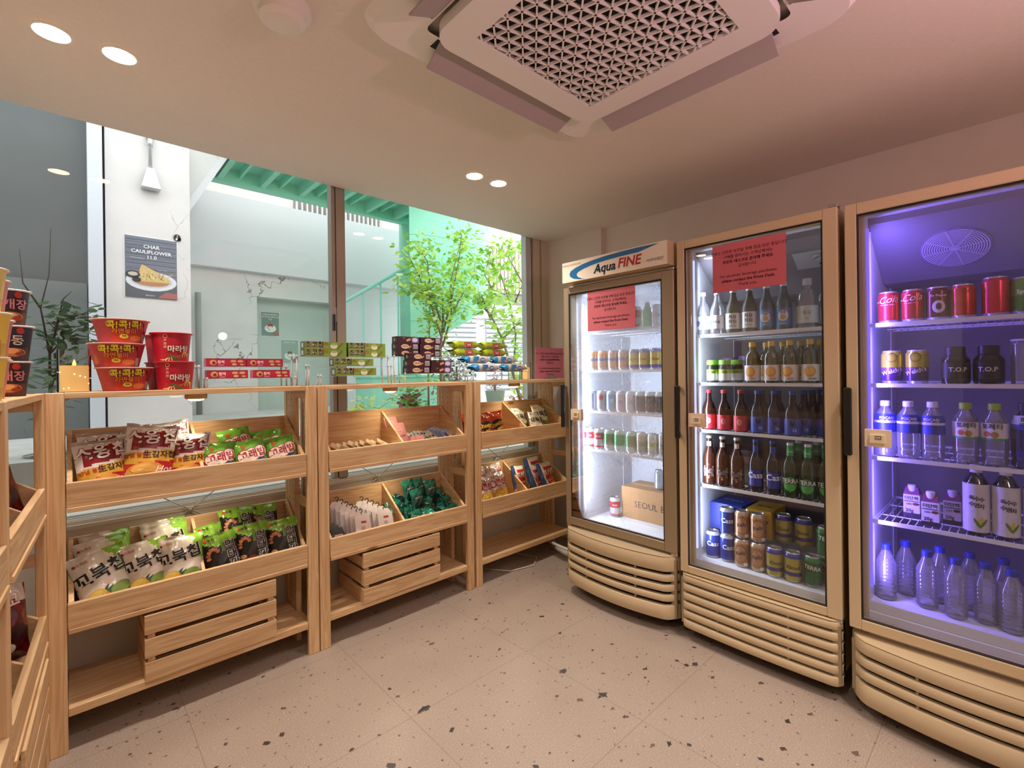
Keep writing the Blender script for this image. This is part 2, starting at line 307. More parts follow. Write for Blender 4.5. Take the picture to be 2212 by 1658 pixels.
# ------------------------------------------------------------------ lettering
TXT = {}
def text(body, size=1.0, off=0.0, shear=0.0):
    k = (body, off, shear)
    if k not in TXT:
        c = bpy.data.curves.new('lettering', 'FONT'); c.body = body; c.size = 1; c.align_x = 'CENTER'; c.align_y = 'CENTER'; c.resolution_u = 2; c.offset = off; c.shear = shear
        o = bpy.data.objects.new('lettering', c); COL.objects.link(o); bpy.context.view_layer.update()
        dg = bpy.context.evaluated_depsgraph_get(); me = bpy.data.meshes.new_from_object(o.evaluated_get(dg))
        TXT[k] = ([(v.co.x, v.co.y) for v in me.vertices], [tuple(p.vertices) for p in me.polygons])
        bpy.data.meshes.remove(me); bpy.data.objects.remove(o); bpy.data.curves.remove(c)
    vs, fs = TXT[k]
    return [(x * size, y * size) for x, y in vs], fs
def disc(rx, ry=None, n=20, rings=2):
    ry = ry or rx; vs = [(0, 0)]; fs = []
    for k in range(1, rings + 1): vs += [(rx * k / rings * cos(2 * pi * j / n), ry * k / rings * sin(2 * pi * j / n)) for j in range(n)]
    fs += [(0, 1 + j, 1 + (j + 1) % n) for j in range(n)]
    for k in range(1, rings): fs += [(1 + (k - 1) * n + j, 1 + k * n + j, 1 + k * n + (j + 1) % n, 1 + (k - 1) * n + (j + 1) % n) for j in range(n)]
    return vs, fs
def rect(w_, h_, nx=4, ny=2):
    vs = [((i / nx - .5) * w_, (j / ny - .5) * h_) for j in range(ny + 1) for i in range(nx + 1)]
    return vs, [(j * (nx + 1) + i, j * (nx + 1) + i + 1, (j + 1) * (nx + 1) + i + 1, (j + 1) * (nx + 1) + i) for j in range(ny) for i in range(nx)]
def poly(pts):
    return list(pts), [tuple(range(len(pts)))]
def ringshape(r0, r1, n=24):
    vs = [(r * cos(2 * pi * j / n), r * sin(2 * pi * j / n)) for r in (r0, r1) for j in range(n)]
    return vs, [(j, n + j, n + (j + 1) % n, (j + 1) % n) for j in range(n)]
def decal(mb, shape, fn, col, mat='print', at=(0, 0), rot=0, lift=0):
    vs, fs = shape; c, s_ = cos(rot), sin(rot)
    mb.raw([fn(at[0] + x * c - y * s_, at[1] + x * s_ + y * c, lift) for x, y in vs], fs, mat, col)
def flatmap(o, ux, uy, n, e=.0006):
    o, ux, uy, n = Vector(o), Vector(ux), Vector(uy), Vector(n)
    return lambda x, y, l=0: o + ux * x + uy * y + n * (e * (1 + l))
def cylmap(rf, ang=0, e=.0005):
    "rf(z)->radius, x is arc length at the front (-X side), y is height"
    def fn(x, y, l=0):
        r = rf(y) + e * (1 + l); a = pi + ang + x / r
        return (r * cos(a), r * sin(a), y)
    return fn

# ================================================================== the room
def sbox(name, x0, x1, y0, y1, z0, z1, mat):
    return struct(MB().box(x0, x1, y0, y1, z0, z1, mat).build(name))
sbox('floor', -2.6, 2.95, -3.0, 2.70, -.08, 0, 'terrazzo')
sbox('ceiling', -2.6, 2.95, -3.0, 2.555, CEIL, 2.62, 'ceiling_paint')
sbox('wall_rear', -2.7, 2.95, -3.1, -3.0, 0, 2.6, 'wall_paint')
sbox('wall_west', -2.7, -2.6, -3.0, 2.7, 0, 2.6, 'wall_paint')
sbox('wall_left', -.56, -.46, .30, 2.70, 0, CEIL, 'wall_paint')
sbox('wall_right', 2.84, 2.95, -3.0, 2.70, 0, 2.6, 'wall_paint')
sbox('pillar_corner', 2.795, 2.84, 2.05, 2.70, 0, CEIL, 'wall_paint')
sbox('wall_window', -.46, 2.795, 2.56, 2.70, 0, .675, 'low_wall')
sbox('trim_1', 2.78, 2.84, 1.9, 2.56, 0, .07, 'white_paint')
# window: head above the ceiling line, sill tracks, stiles, two panes
win = struct(empty('window_1', (0, 2.6, 0)))
wf = MB()
for y0, y1, z0, z1 in ((-.05, .09, .675, .690), (-.035, -.028, .690, .704), (-.005, .002, .690, .704), (.03, .037, .690, .704), (-.03, .06, .690, .699)):
    wf.box(-.46, 2.56, y0, y1, z0, z1, 'white_paint' if z1 < .73 else 'alu_light')
wf.box(-.46, 2.80, -.03, .06, 2.36, 2.42, 'alu'); wf.box(-.46, -.42, -.03, .06, .7, 2.36, 'alu')
wf.box(2.56, 2.615, -.02, .03, .70, 2.36, 'alu_light'); wf.box(2.615, 2.635, .0, .05, .70, 2.36, 'dark_gap'); wf.box(2.635, 2.70, -.035, .05, .675, 2.36, 'beige_plastic')
wf.box(2.70, 2.712, -.01, .05, .675, 2.36, 'dark_gap'); wf.box(2.712, 2.765, -.04, .05, .675, 2.36, 'beige_plastic'); wf.box(2.765, 2.795, -.03, .05, .675, 2.36, 'wall_paint')
wf.build('window_frame', win)
st = MB(); st.box(1.055, 1.075, -.03, .02, .70, 2.36, 'alu'); st.box(1.075, 1.079, -.02, .02, .70, 2.36, 'dark_gap'); st.box(1.079, 1.122, -.035, .0, .70, 2.36, 'alu'); st.box(1.122, 1.136, -.02, .03, .70, 2.36, 'alu')
st.build('meeting_stile', win)
hd = MB(); hd.box(1.048, 1.07, -.052, -.03, 1.56, 1.64, 'alu'); hd.box(1.043, 1.056, -.075, -.05, 1.51, 1.60, 'black_plastic'); hd.build('window_handle', win, bevel=.003)
lb = MB(); lb.box(1.075, 1.115, -.05, -.035, .82, .86, 'black_plastic'); lb.build('window_catch', win)
g1 = MB(); g1.face([(-.42, .005, .699), (1.06, .005, .699), (1.06, .005, 2.36), (-.42, .005, 2.36)], 'window_glass'); g1.build('pane', win)
g2 = MB(); g2.face([(1.13, .015, .699), (2.56, .015, .699), (2.56, .015, 2.36), (1.13, .015, 2.36)], 'window_glass'); g2.build('pane', win)

# cassette air conditioner in the ceiling
ac = tag(empty('air_conditioner', (1.135, .805, CEIL)), 'white square ceiling cassette air conditioner with triangular grille', 'air conditioner')
def rsq(h, r, n=6, cx=0, cy=0):
    return [(cx + sx * (h - r) + r * cos(a0 + pi / 2 * k / n), cy + sy * (h - r) + r * sin(a0 + pi / 2 * k / n)) for sx, sy, a0 in ((1, 1, 0), (-1, 1, pi / 2), (-1, -1, pi), (1, -1, 1.5 * pi)) for k in range(n + 1)]
m = MB(); p = rsq(.515, .08); q = rsq(.495, .08)
n_ = len(p); m.raw([(x, y, 0) for x, y in p] + [(x, y, -.030) for x, y in q], [(i, (i + 1) % n_, n_ + (i + 1) % n_, n_ + i) for i in range(n_)], 'ac_white')
m.raw([(x, y, -.030) for x, y in q] + [(x, y, -.030) for x, y in rsq(.37, .02)], [(i, (i + 1) % n_, n_ + (i + 1) % n_, n_ + i) for i in range(n_)], 'ac_white'); m.build('casing', ac)
m = MB(); p = rsq(.360, .07); q = rsq(.265, .004)
m.raw([(x, y, -.030) for x, y in p] + [(x, y, -.062) for x, y in p], [(i, (i + 1) % n_, n_ + (i + 1) % n_, n_ + i) for i in range(n_)], 'ac_white')
m.raw([(x, y, -.062) for x, y in p] + [(x, y, -.062) for x, y in q], [(i, (i + 1) % n_, n_ + (i + 1) % n_, n_ + i) for i in range(n_)], 'ac_white')
m.raw([(x, y, -.062) for x, y in q] + [(x, y, -.045) for x, y in q], [(i, (i + 1) % n_, n_ + (i + 1) % n_, n_ + i) for i in range(n_)], 'ac_white')
m.face([(x, y, -.044) for x, y in rsq(.266, .004)], 'dark_gap'); m.build('intake_panel', ac)
m = MB(); H = .265; pit = .040
def clipseg(px, py, dx, dy):
    t0, t1 = -9, 9
    for p0, d in ((px, dx), (py, dy)):
        if abs(d) < 1e-9:
            if abs(p0) > H: return None
            continue
        a, b = sorted(((-H - p0) / d, (H - p0) / d)); t0 = max(t0, a); t1 = min(t1, b)
    return (t0, t1) if t1 - t0 > .01 else None
for ang in (radians(45), radians(105), radians(165)):
    dx, dy = cos(ang), sin(ang); nx, ny = -dy, dx
    for k in range(-11, 12):
        ox, oy = nx * k * pit, ny * k * pit; sg = clipseg(ox, oy, dx, dy)
        if not sg: continue
        hw = .0024
        pts = [(ox + dx * t + nx * s, oy + dy * t + ny * s, -.060) for t, s in ((sg[0], -hw), (sg[1], -hw), (sg[1], hw), (sg[0], hw))]
        m.prism(pts, (0, 0, .009), 'ac_white')
m.build('intake_grille', ac)
for k in range(4):
    a = k * pi / 2; Mz = Matrix.Rotation(a, 4, 'Z'); m = MB()
    vs = [Mz @ Vector(p) for p in ((-.31, .378, -.034), (.31, .378, -.034), (.305, .462, -.072), (-.305, .462, -.072))]
    m.prism(vs, (0, 0, .006), 'ac_felt'); m.build('air_deflector', ac)
    m = MB(); vs = [Mz @ Vector(p) for p in ((-.32, .378, -.031), (.32, .378, -.031), (.32, .42, -.031), (-.32, .42, -.031))]; m.prism(vs, (0, 0, .001), 'dark_gap'); m.build('air_slot', ac)
# smoke detector
sd = tag(empty('smoke_detector', (.445, 1.40, CEIL)), 'round white smoke detector on the ceiling near the air conditioner', 'smoke detector')
m = MB(); m.lathe([(.075, 0), (.075, -.012), (.062, -.02)], 28, mat='white_plastic'); m.build('mounting_plate', sd)
m = MB(); m.lathe([(.062, -.02), (.06, -.038), (.045, -.048), (0, -.052)], 28, mat='white_plastic'); m.build('detector_head', sd)
# recessed downlights
names = ['recessed ceiling downlight, the one farther from the fridges of the pair at the noodle-cup end', 'recessed ceiling downlight, the one nearer the window pane pillar of the pair at the noodle-cup end',
         'recessed ceiling downlight of the pair near the fridges, the one farther from them', 'recessed ceiling downlight of the pair near the fridges, the one closer to them']
names = ['round glowing ceiling downlight above the noodle cups, the one nearer the picture edge', 'round glowing ceiling downlight above the noodle cups, the one toward the grey wall lamp',
         'round glowing ceiling downlight beyond the air conditioner, farther from the fridges', 'round glowing ceiling downlight beyond the air conditioner, closer to the fridges']
for i, (x, y) in enumerate(DOWN):
    d = tag(empty('downlight', (x, y, CEIL)), names[i], 'ceiling light', 'recessed ceiling downlights')
    m = MB(); m.lathe([(.050, -.001), (.0505, -.004), (.043, -.005), (.040, -.001)], 28, mat='white_plastic'); m.build('trim_ring', d)
    m = MB(); m.lathe([(.040, -.002), (0, -.0025)], 28, mat='downlight_glow'); m.build('diffuser', d)
# cables on the floor by the narrow fridge
m = MB(); m.tube([(2.50, 2.28, .045), (2.45, 2.12, .05), (2.46, 1.98, .05), (2.55, 1.9, .05)], .022, 'cord_white'); m.tube([(2.44, 2.26, .09), (2.40, 2.12, .10), (2.42, 1.98, .085), (2.5, 1.92, .08)], .010, 'cord_white')
m.tube([(2.52, 2.2, .0), (2.5, 2.1, .03), (2.5, 2.0, .1), (2.55, 1.93, .12)], .012, 'cord_white')
tag(m.build('cable_bundle'), 'white taped pipes and cables on the floor beside the narrow fridge', 'cable')
m = MB(); m.tube([(1.95, 2.38, .006), (2.05, 2.24, .006), (2.22, 2.20, .006), (2.33, 2.28, .006), (2.28, 2.42, .006)], .004, 'cord_white'); tag(m.build('power_cord'), 'thin white cord looped on the floor under the last rack', 'cord')

# ================================================================== outside
sbox('ground_street', -6, 14, 3.02, 16, .50, .90, 'street')
sbox('trim_2', -.8, 2.9, 2.70, 3.02, .50, .700, 'white_paint')
def ext(name, mb, label, cat, **k): return tag(mb.build(name), label, cat, **k)
sbox('wall_neighbour_dark', -4, .096, 4.25, 4.5, .9, 5, 'dark_wall')
m = MB(); m.box(-4, .09, 4.235, 4.25, .9, 1.9, 'neighbour_grey'); struct(m.build('wall_neighbour_base'))
sbox('pillar_alley', .096, .170, 4.12, 4.6, .9, 5, 'strip_white')
sbox('pillar_gap', .170, .186, 4.25, 4.6, .9, 5, 'dark_gap')
sbox('wall_alley_near', .186, .664, 4.2, 6.2, .9, 5, 'conc')
m = MB(); m.prism([(.664, 4.35, 2.56), (.93, 4.35, 3.05), (.93, 4.35, 3.9), (.664, 4.35, 3.9)], (0, 1.0, 0), 'conc'); m.prism([(.664, 4.34, 2.50), (.96, 4.34, 3.05), (.93, 4.34, 3.08), (.664, 4.34, 2.60)], (0, 1.05, 0), 'conc_smooth'); struct(m.build('beam_stair_underside'))
m = MB()
m.box(.664, 1.48, 5.60, 5.9, .9, 2.37, 'conc'); m.box(1.48, 2.36, 5.60, 5.9, 2.126, 2.37, 'conc'); m.box(2.36, 3.27, 5.6, 5.9, .9, 2.37, 'conc_smooth'); m.box(1.48, 2.36, 5.76, 5.9, .9, 2.126, 'green_panel')
struct(m.build('wall_alley_far'))
sbox('wall_alley_panel', .664, 3.25, 5.50, 5.9, 2.37, 3.125, 'conc_smooth')
sbox('wall_house_upper', .2, 3.9, 6.3, 6.6, 2.4, 6, 'pink_wall')
m = MB()
for k in range(19): m.box(2.12 + k * .064, 2.135 + k * .064, 6.24, 6.28, 3.10, 3.75, 'white_paint')
m.box(2.1, 3.32, 6.24, 6.28, 3.10, 3.125, 'white_paint'); m.box(2.1, 3.32, 6.24, 6.28, 3.30, 3.32, 'white_paint'); m.box(2.1, 3.32, 6.29, 6.299, 3.08, 3.8, 'pipe_grey')
ext('window_bars', m, 'white barred window grille high on the pale house wall outside', 'window grille')
m = MB(); m.tube([(.93, 5.52, .9), (.93, 5.52, 2.10)], .026, 'pipe_grey'); ext('drain_pipe', m, 'grey weathered pipe standing beside the cracked concrete wall outside', 'pipe')
# pole light on the alley wall
wl = tag(empty('wall_lamp', (.428, 4.16, 2.59)), 'silver outdoor lamp hanging from a tube on the white alley wall', 'wall lamp')
m = MB(); m.tube([(0, 0, .14), (0, 0, .9)], .012, 'lamp_metal'); m.tube([(0, 0, .30), (0, 0, .36)], .017, 'lamp_metal'); m.box(-.02, .02, 0, .04, .36, .38, 'lamp_metal'); m.build('lamp_arm', wl)
m = MB(); a = [(-.055, -.05, 0), (.055, -.05, 0), (.055, .03, 0), (-.055, .03, 0)]; b = [(-.02, -.02, .145), (.02, -.02, .145), (.02, .02, .145), (-.02, .02, .145)]
m.raw(a + b, [(0, 1, 2, 3), (4, 7, 6, 5), (0, 4, 5, 1), (1, 5, 6, 2), (2, 6, 7, 3), (3, 7, 4, 0)], 'lamp_metal'); m.build('lamp_head', wl)
# posters
def poster(name, x0, x1, y, z0, z1, bg, dec, label):
    m = MB(); m.box(x0 - .006, x1 + .006, y + .001, y + .003, z0 - .006, z1 + .006, 'paper', 'e9ebe8')
    m.face([(x0, y, z0), (x1, y, z0), (x1, y, z1), (x0, y, z1)], 'paper', bg)
    fn = flatmap(((x0 + x1) / 2, y, (z0 + z1) / 2), (1, 0, 0), (0, 0, 1), (0, -1, 0), .0012); dec(m, fn); o = m.build(name); return tag(o, label, 'poster', 'posters on the alley walls')
def dec1(m, f):
    for k in range(16): decal(m, rect(.285, .004, 1, 1), f, '767c87' if k % 2 else '59606b', 'paper', (0, .19 - k * .017 + .004 * sin(k * 2.1)), .02 * sin(k))
    decal(m, rect(.29, .10, 1, 1), f, '5b6068', 'paper', (0, -.165), 0, .5)
    decal(m, disc(.145, .068), f, 'dfe3ea', 'paper', (.0, -.095), 0, 1); decal(m, disc(.12, .05), f, 'c9ced8', 'paper', (.0, -.09), 0, 1.5)
    decal(m, disc(.10, .03), f, 'b9835c', 'paper', (.0, -.10), 0, 2)
    decal(m, poly([(-.062, -.10), (.11, -.10), (.10, -.075), (.045, -.035), (-.01, -.005), (-.055, .02), (-.07, -.02)]), f, 'd3b877', 'paper', (0, 0), 0, 2.5)
    for k in range(22): decal(m, poly([(-.002, 0), (.002, 0), (.001, .05), (-.001, .05)]), f, rnd.choice(['e9d7a0', 'b8965a', 'f1e4bb', 'a7834c']), 'paper', (-.05 + k * .0065, -.09 + .025 * rnd.random()), rnd.uniform(-.9, .9), 3)
    decal(m, disc(.04, .026), f, '3b3d42', 'paper', (-.105, -.055), 0, 3); decal(m, disc(.027, .014), f, 'c4bfae', 'paper', (-.105, -.052), 0, 4)
    decal(m, disc(.025, .018), f, '33353a', 'paper', (-.085, -.09), 0, 3)
    decal(m, poly([(.03, -.21), (.147, -.21), (.147, -.17), (.08, -.165)]), f, 'a86a66', 'paper', (0, 0), 0, 3)
    for t, yy, s in (('CHAR', .145, .034), ('CAULIFLOWER', .108, .034), ('11.0', .072, .034)): decal(m, text(t, s, .018), f, 'f0f2f4', 'paper', (0, yy), 0, 4)
    decal(m, text('Grilled Cauliflower', .010), f, 'd5d8dc', 'paper', (-.08, .062), 0, 4); decal(m, text('Teriyaki Mayo', .010), f, 'd5d8dc', 'paper', (.06, -.01), 0, 4); decal(m, text('@vegetus', .013), f, 'e5e5e5', 'paper', (-.01, -.195), 0, 5)
p1 = poster('menu_poster', .284, .580, 4.196, 1.832, 2.256, '767d8c', dec1, 'grey menu poster reading CHAR CAULIFLOWER on the white alley wall')
def dec2(tt, food):
    def d(m, f):
        for i, t in enumerate(tt): decal(m, text(t, .026, .015), f, 'e6ece6', 'paper', (0, .105 - i * .026), 0, 2)
        decal(m, disc(.06, .042), f, 'edf0ef', 'paper', (0, -.05), 0, 2); decal(m, disc(.028, .024), f, food, 'paper', (.0, -.02), 0, 3); decal(m, disc(.018, .012), f, 'efe6dc', 'paper', (0, -.035), 0, 4)
        decal(m, rect(.06, .004, 1, 1), f, '6b7478', 'paper', (-.02, -.055), -.8, 4); decal(m, disc(.03, .022), f, 'b27a6c', 'paper', (.06, -.10), 0, 4)
    return d
poster('menu_poster', 1.561, 1.748, 5.755, 1.72, 1.985, '84998f', dec2(['STRAWBERRY', 'MATCHA MOUSSE', '9.5'], 'b34a3e'), 'small green poster reading STRAWBERRY MATCHA MOUSSE on the pale panel')
poster('menu_poster', 1.765, 1.955, 5.755, 1.415, 1.68, '9fb3a8', dec2(['SEASONAL', 'PLATE'][:1], '8a6a55'), 'pale green poster half hidden by the stacked green boxes')
m = MB(); f = flatmap((.583, 4.195, 2.285), (1, 0, 0), (0, 0, 1), (0, -1, 0), .002); decal(m, disc(.022, .026), f, '3d2b27', 'paper'); decal(m, rect(.018, .02, 1, 1), f, '3d2b27', 'paper', (.014, -.010)); decal(m, disc(.006, .012), f, 'd9dad7', 'paper', (-.003, -.008), -.3, 1); decal(m, rect(.004, .026, 1, 1), f, 'd9dad7', 'paper', (.0, .008), -.2, 1)
tag(m.build('wall_emblem'), 'small dark brown round emblem stuck beside the poster corner', 'emblem')

# mint green spiral staircase with its landing
sp = tag(empty('spiral_staircase', (3.0, 5.0, .9)), 'mint green steel spiral staircase with ribbed landing in the alley', 'staircase')
m = MB(); m.box(-2.10, .15, -1.3, -.02, 2.26, 2.28, 'mint'); m.box(-2.10, .05, -.10, -.02, 2.13, 2.27, 'mint'); m.build('landing_plate', sp)
for k in range(12):
    m = MB(); x = -2.02 + k * .175; wdt = .045 if k % 2 == 0 else .022; m.box(x, x + wdt, -1.3, -.10, 2.15 if k % 2 == 0 else 2.19, 2.26, 'mint'); m.build('landing_rib', sp)
m = MB(); m.tube([(0, 0, 0), (0, 0, 3.4)], .125, 'mint', 20); m.build('centre_pole', sp)
for k in range(7):
    a = radians(-121 + 24 * k); z = .80 + k * .185; m = MB(); R_ = .90
    pts = [(0, 0)] + [(R_ * cos(a + radians(26) * j / 4), R_ * sin(a + radians(26) * j / 4)) for j in range(5)]
    m.prism([(x, y, z) for x, y in pts], (0, 0, .03), 'mint'); m.prism([(0, 0, z - .165), (R_ * cos(a), R_ * sin(a), z - .165), (R_ * cos(a), R_ * sin(a), z), (0, 0, z)], (-sin(a) * .012, cos(a) * .012, 0), 'mint'); m.build('tread', sp)
m = MB(); A = [radians(-121 + 150 * j / 48) for j in range(49)]
for q in range(6):
    vs = []; z0 = .62
    for j, a in enumerate(A):
        lo = z0 + .72 * j / 30
        for r, z in ((.905 + .006 * q, max(lo, .62 + q * .29)), (.905 + .006 * q, max(lo, .62 + q * .29 + .29)), (.918 + .006 * q, max(lo, .62 + q * .29 + .29)), (.918 + .006 * q, max(lo, .62 + q * .29))): vs.append((r * cos(a), r * sin(a), z))
    m.raw(vs, [(j * 4 + i, j * 4 + (i + 1) % 4, j * 4 + 4 + (i + 1) % 4, j * 4 + 4 + i) for j in range(48) for i in range(4)], 'mint', None, False)
m.build('outer_stringer', sp)
m = MB()
hr = [(-.90, -.08, 1.12), (-.5, -.08, 1.37), (-.13, -.08, 1.60)]; m.tube(hr, .02, 'mint_light', 10); m.build('handrail', sp)
for x in (-.84, -.64, -.43, -.21):
    m = MB(); m.tube([(x, -.08, .02), (x, -.08, 1.60 + (x + .13) * .625)], .011, 'mint_light', 8); m.build('baluster', sp)
m = MB(); m.tube([(.95, 0, 1.2), (.95, 0, 3.4)], .05, 'mint_light', 12); m.build('outer_post', sp)
m = MB(); m.box(-.80, .18, -.60, -.22, 0, .34, 'mint'); m.box(-.82, .2, -.62, -.20, .34, .36, 'mint'); tag(m.build('planter_box', None, (3.0, 5.0, .9)), 'mint green planter box at the foot of the staircase', 'planter')

# shop shutters and walls at the end of the alley
Ms = Matrix.Translation((5.0, 8.05, .9)) @ Matrix.Rotation(radians(-19.7), 4, 'Z')
fac = empty('shopfront', (5.0, 8.05, .9), radians(-19.7)); tag(fac, 'pale shopfront with white roller shutters at the end of the alley', 'building')
m = MB(); m.box(-1.9, 4, .05, .3, 0, 1.50, 'conc_smooth'); m.box(-1.9, 4, -.02, .05, 1.50, 1.80, 'conc_smooth'); m.build('facade', fac)
for x0, x1 in ((-1.85, -.6), (-.45, 1.20), (1.42, 3.4)):
    m = MB()
    for k in range(15): m.prism([(x0, .04, .02 + k * .098), (x0, .0, .045 + k * .098), (x0, .012, .112 + k * .098), (x0, .04, .112 + k * .098)], (x1 - x0, 0, 0), 'shutter')
    m.build('roller_shutter', fac)
m = MB(); m.box(1.2, 4, .6, .7, 1.8, 2.15, 'rubble'); m.build('rubble_wall', fac)
m = MB()
for k in range(26): m.box(1.35 + k * .09, 1.425 + k * .09, .55, .60, 2.15, 3.15, 'louvre')
m.box(1.3, 3.8, .60, .65, 2.1, 3.3, 'louvre'); m.build('board_fence', fac)
m = MB(); m.box(-1.9, 1.15, .5, .7, 1.8, 2.6, 'pink_wall'); m.box(-1.9, -.2, .48, .5, 2.2, 2.23, 'white_paint'); m.box(-1.9, -.2, .48, .5, 2.4, 2.43, 'white_paint'); m.build('upper_wall', fac)

# ------------------------------------------------------------------ plants
def leafset(mb, pts, size, cols, n_each, spread, seed=1, flat=.5):
    r = random.Random(seed)
    for p in pts:
        for k in range(n_each):
            o = Vector((r.gauss(0, spread), r.gauss(0, spread), r.gauss(0, spread * .8))) + Vector(p)
            d = Vector((r.uniform(-1, 1), r.uniform(-1, 1), r.uniform(-flat, flat))).normalized(); s = size * r.uniform(.6, 1.25)
            nn = d.cross(Vector((r.uniform(-.6, .6), r.uniform(-.6, .6), 1))).normalized(); up = nn.cross(d)
            c = r.choice(cols); a = o; b = o + d * s
            q = [a, o + d * s * .35 + nn * s * .26 - up * s * .03, o + d * s * .75 + nn * s * .18, b, o + d * s * .75 - nn * s * .18, o + d * s * .35 - nn * s * .26 - up * s * .03]
            mb.face(q, 'leafmat', c)
def plant(name, base, limbs, label, cat, leafcols, leafsize, each, spread, barkmat='bark', seed=1, group=None, r0=.022, bare=()):
    root = tag(empty(name, base), label, cat, group); m = MB(); tips = []
    r = random.Random(seed)
    for path in limbs:
        k = len(path); m.tube(path, [r0 * (1 - .75 * i / (k - 1)) * (1 if path is limbs[0] else .6) for i in range(k)], barkmat, 7)
        for i in range(1, k if limbs.index(path) not in bare else 0):
            for t in (.35, .75, 1.0): 
                if i > 1 or k == 2 or t > .7: tips.append(Vector(path[i - 1]).lerp(Vector(path[i]), t))
    tw = []
    for t in list(tips):
        for q in range(2):
            e = t + Vector((r.uniform(-1, 1), r.uniform(-1, 1), r.uniform(-.2, 1))) * spread * 1.5; m.tube([t, e], [.003, .0012], barkmat, 4, cap=False); tw.append(e)
    m.build('trunk', root)
    l = MB(); leafset(l, tips + tw, leafsize, leafcols, each, spread, seed + 5); l.build('foliage', root); return root
LG = ['b5dc55', '9ccb45', 'c6e673', '8dbc48', 'e3f2b8', 'a5d560', 'd6ecae']
t_ = plant('alley_tree', (2.66, 3.69, .93), [
    [(-.14, 0, -.04), (-.15, .02, .61), (-.12, 0, .98), (-.12, .0, 1.23)], [(-.12, 0, .9), (-.25, .05, 1.32), (-.25, .1, 1.63), (-.36, .1, 1.76)],
    [(-.12, 0, .85), (-.03, -.05, 1.24), (.04, -.1, 1.67), (.08, -.1, 1.94)], [(-.13, 0, .7), (.03, .05, 1.04), (.2, .1, 1.27), (.49, .1, 1.69)],
    [(-.14, 0, .8), (-.34, -.05, 1.21), (-.48, -.1, 1.4), (-.59, -.1, 1.58)], [(-.23, 0, 1.22), (-.45, -.05, 1.25), (-.57, -.1, 1.29)], [(.03, .05, 1.04), (.07, .1, 1.47), (.21, .1, 1.92)],
    [(-.26, .1, 0), (-.26, .1, .41), (-.25, .08, .92), (-.25, .05, 1.22)]], 'young multi-stemmed tree with light green leaves in front of the mint staircase', 'tree', LG, .080, 9, .085, seed=3); t_.scale = (.83, .83, .85)
t_ = plant('alley_shrub', (3.78, 3.69, .93), [
    [(-.22, 0, -.04), (-.36, .02, .4), (-.53, 0, .77), (-.7, 0, 1.03), (-.9, 0, 1.17)], [(-.7, 0, 1.03), (-.56, .05, 1.25), (-.7, .1, 1.5), (-.59, .1, 1.84)],
    [(-.53, 0, .77), (-.35, -.05, .94), (-.19, -.05, 1.01)], [(-.36, 0, .4), (-.27, .05, .84), (-.34, .1, 1.27), (-.45, .1, 1.53), (-.62, .1, 1.67)],
    [(-.7, 0, .98), (-.87, -.05, 1.22), (-.97, -.05, 1.16)], [(-.27, .05, 1.23), (-.14, .05, 1.46), (-.33, .1, 1.77), (-.25, .1, 1.89)]], 'slanting sapling with bright green leaves nearest the window frame by the fridges', 'tree', LG, .095, 6, .08, seed=9); t_.scale = (.9, .9, .9)
plant('dark_shrub', (2.86, 4.02, .9), [[(0, 0, 0), (-.1, 0, .45)], [(0, 0, 0), (.12, 0, .4)], [(0, 0, .1), (0, 0, .5)]], 'dark green variegated shrub behind the tree stems', 'shrub', ['4f6b45', '7f9a76', 'c5d2bd', '3b5136'], .045, 26, .07, seed=4)
def pot(name, loc, r, h, mat, label, group=None):
    m = MB(); m.lathe([(0, 0), (r * .8, 0), (r, h), (r * .93, h), (r * .9, h - .02), (0, h - .02)], 24, mat=mat); return tag(m.build(name, None, loc), label, 'plant pot', group)
pot('plant_pot', (3.72, 4.3, .9), .12, .16, 'grey_pot', 'round pale grey plant pot outside behind the middle rack')
plant('red_leaf_plant', (3.72, 4.3, 1.06), [[(0, 0, 0), (-.02, 0, .14)], [(0, 0, 0), (.03, 0, .18)]], 'thin bare-stemmed plant with pink tips in the grey pot', 'potted plant', ['c98a92', '9b6a62', 'd8b9b2'], .04, 5, .03, seed=2, r0=.01)
plant('red_leaf_plant', (2.34, 3.9, .9), [[(0, 0, 0), (-.05, 0, .13)], [(0, 0, 0), (.06, 0, .11)], [(0, 0, 0), (.0, 0, .16)]], 'low plant with green and dark red leaves in front of the mint planter', 'potted plant', ['8fbf55', '9c4a4e', 'b05f68', '7cab4a', 'a6d06a'], .07, 9, .05, seed=12, r0=.008)
plant('red_leaf_plant', (2.78, 4.0, .9), [[(0, 0, 0), (-.05, 0, .09)], [(0, 0, 0), (.06, 0, .1)]], 'small pink-leaved plant between the mint planter and the grey pot', 'potted plant', ['d98a98', 'c9707e', 'a5c069', 'e6b3ba'], .05, 8, .05, seed=14, r0=.008)
plant('red_leaf_plant', (3.55, 3.7, .86), [[(0, 0, 0), (-.06, 0, .10)], [(0, 0, 0), (.08, 0, .08)]], 'small plant with red flowers seen over the bags of corn snacks', 'potted plant', ['c94a6e', 'd9637f', '8fbf55'], .05, 7, .04, seed=15, r0=.008)
plant('fern', (3.9, 3.9, .9), [[(0, 0, 0), (-.1, 0, .2)], [(0, 0, 0), (.1, 0, .18)], [(0, 0, 0), (.0, .1, .22)], [(0, 0, 0), (.2, 0, .1)]], 'yellow green fern low outside beside the window frame', 'fern', ['cfe07a', 'b9d65a', 'a9cc4d'], .06, 12, .06, seed=16, r0=.008)
plant('fern', (1.75, 3.6, .86), [[(0, 0, 0), (-.1, 0, .12)], [(0, 0, 0), (.1, 0, .13)]], 'pale yellow fern outside beside the window stile', 'fern', ['cfe07a', 'dbe79a'], .06, 10, .05, seed=17, r0=.006)
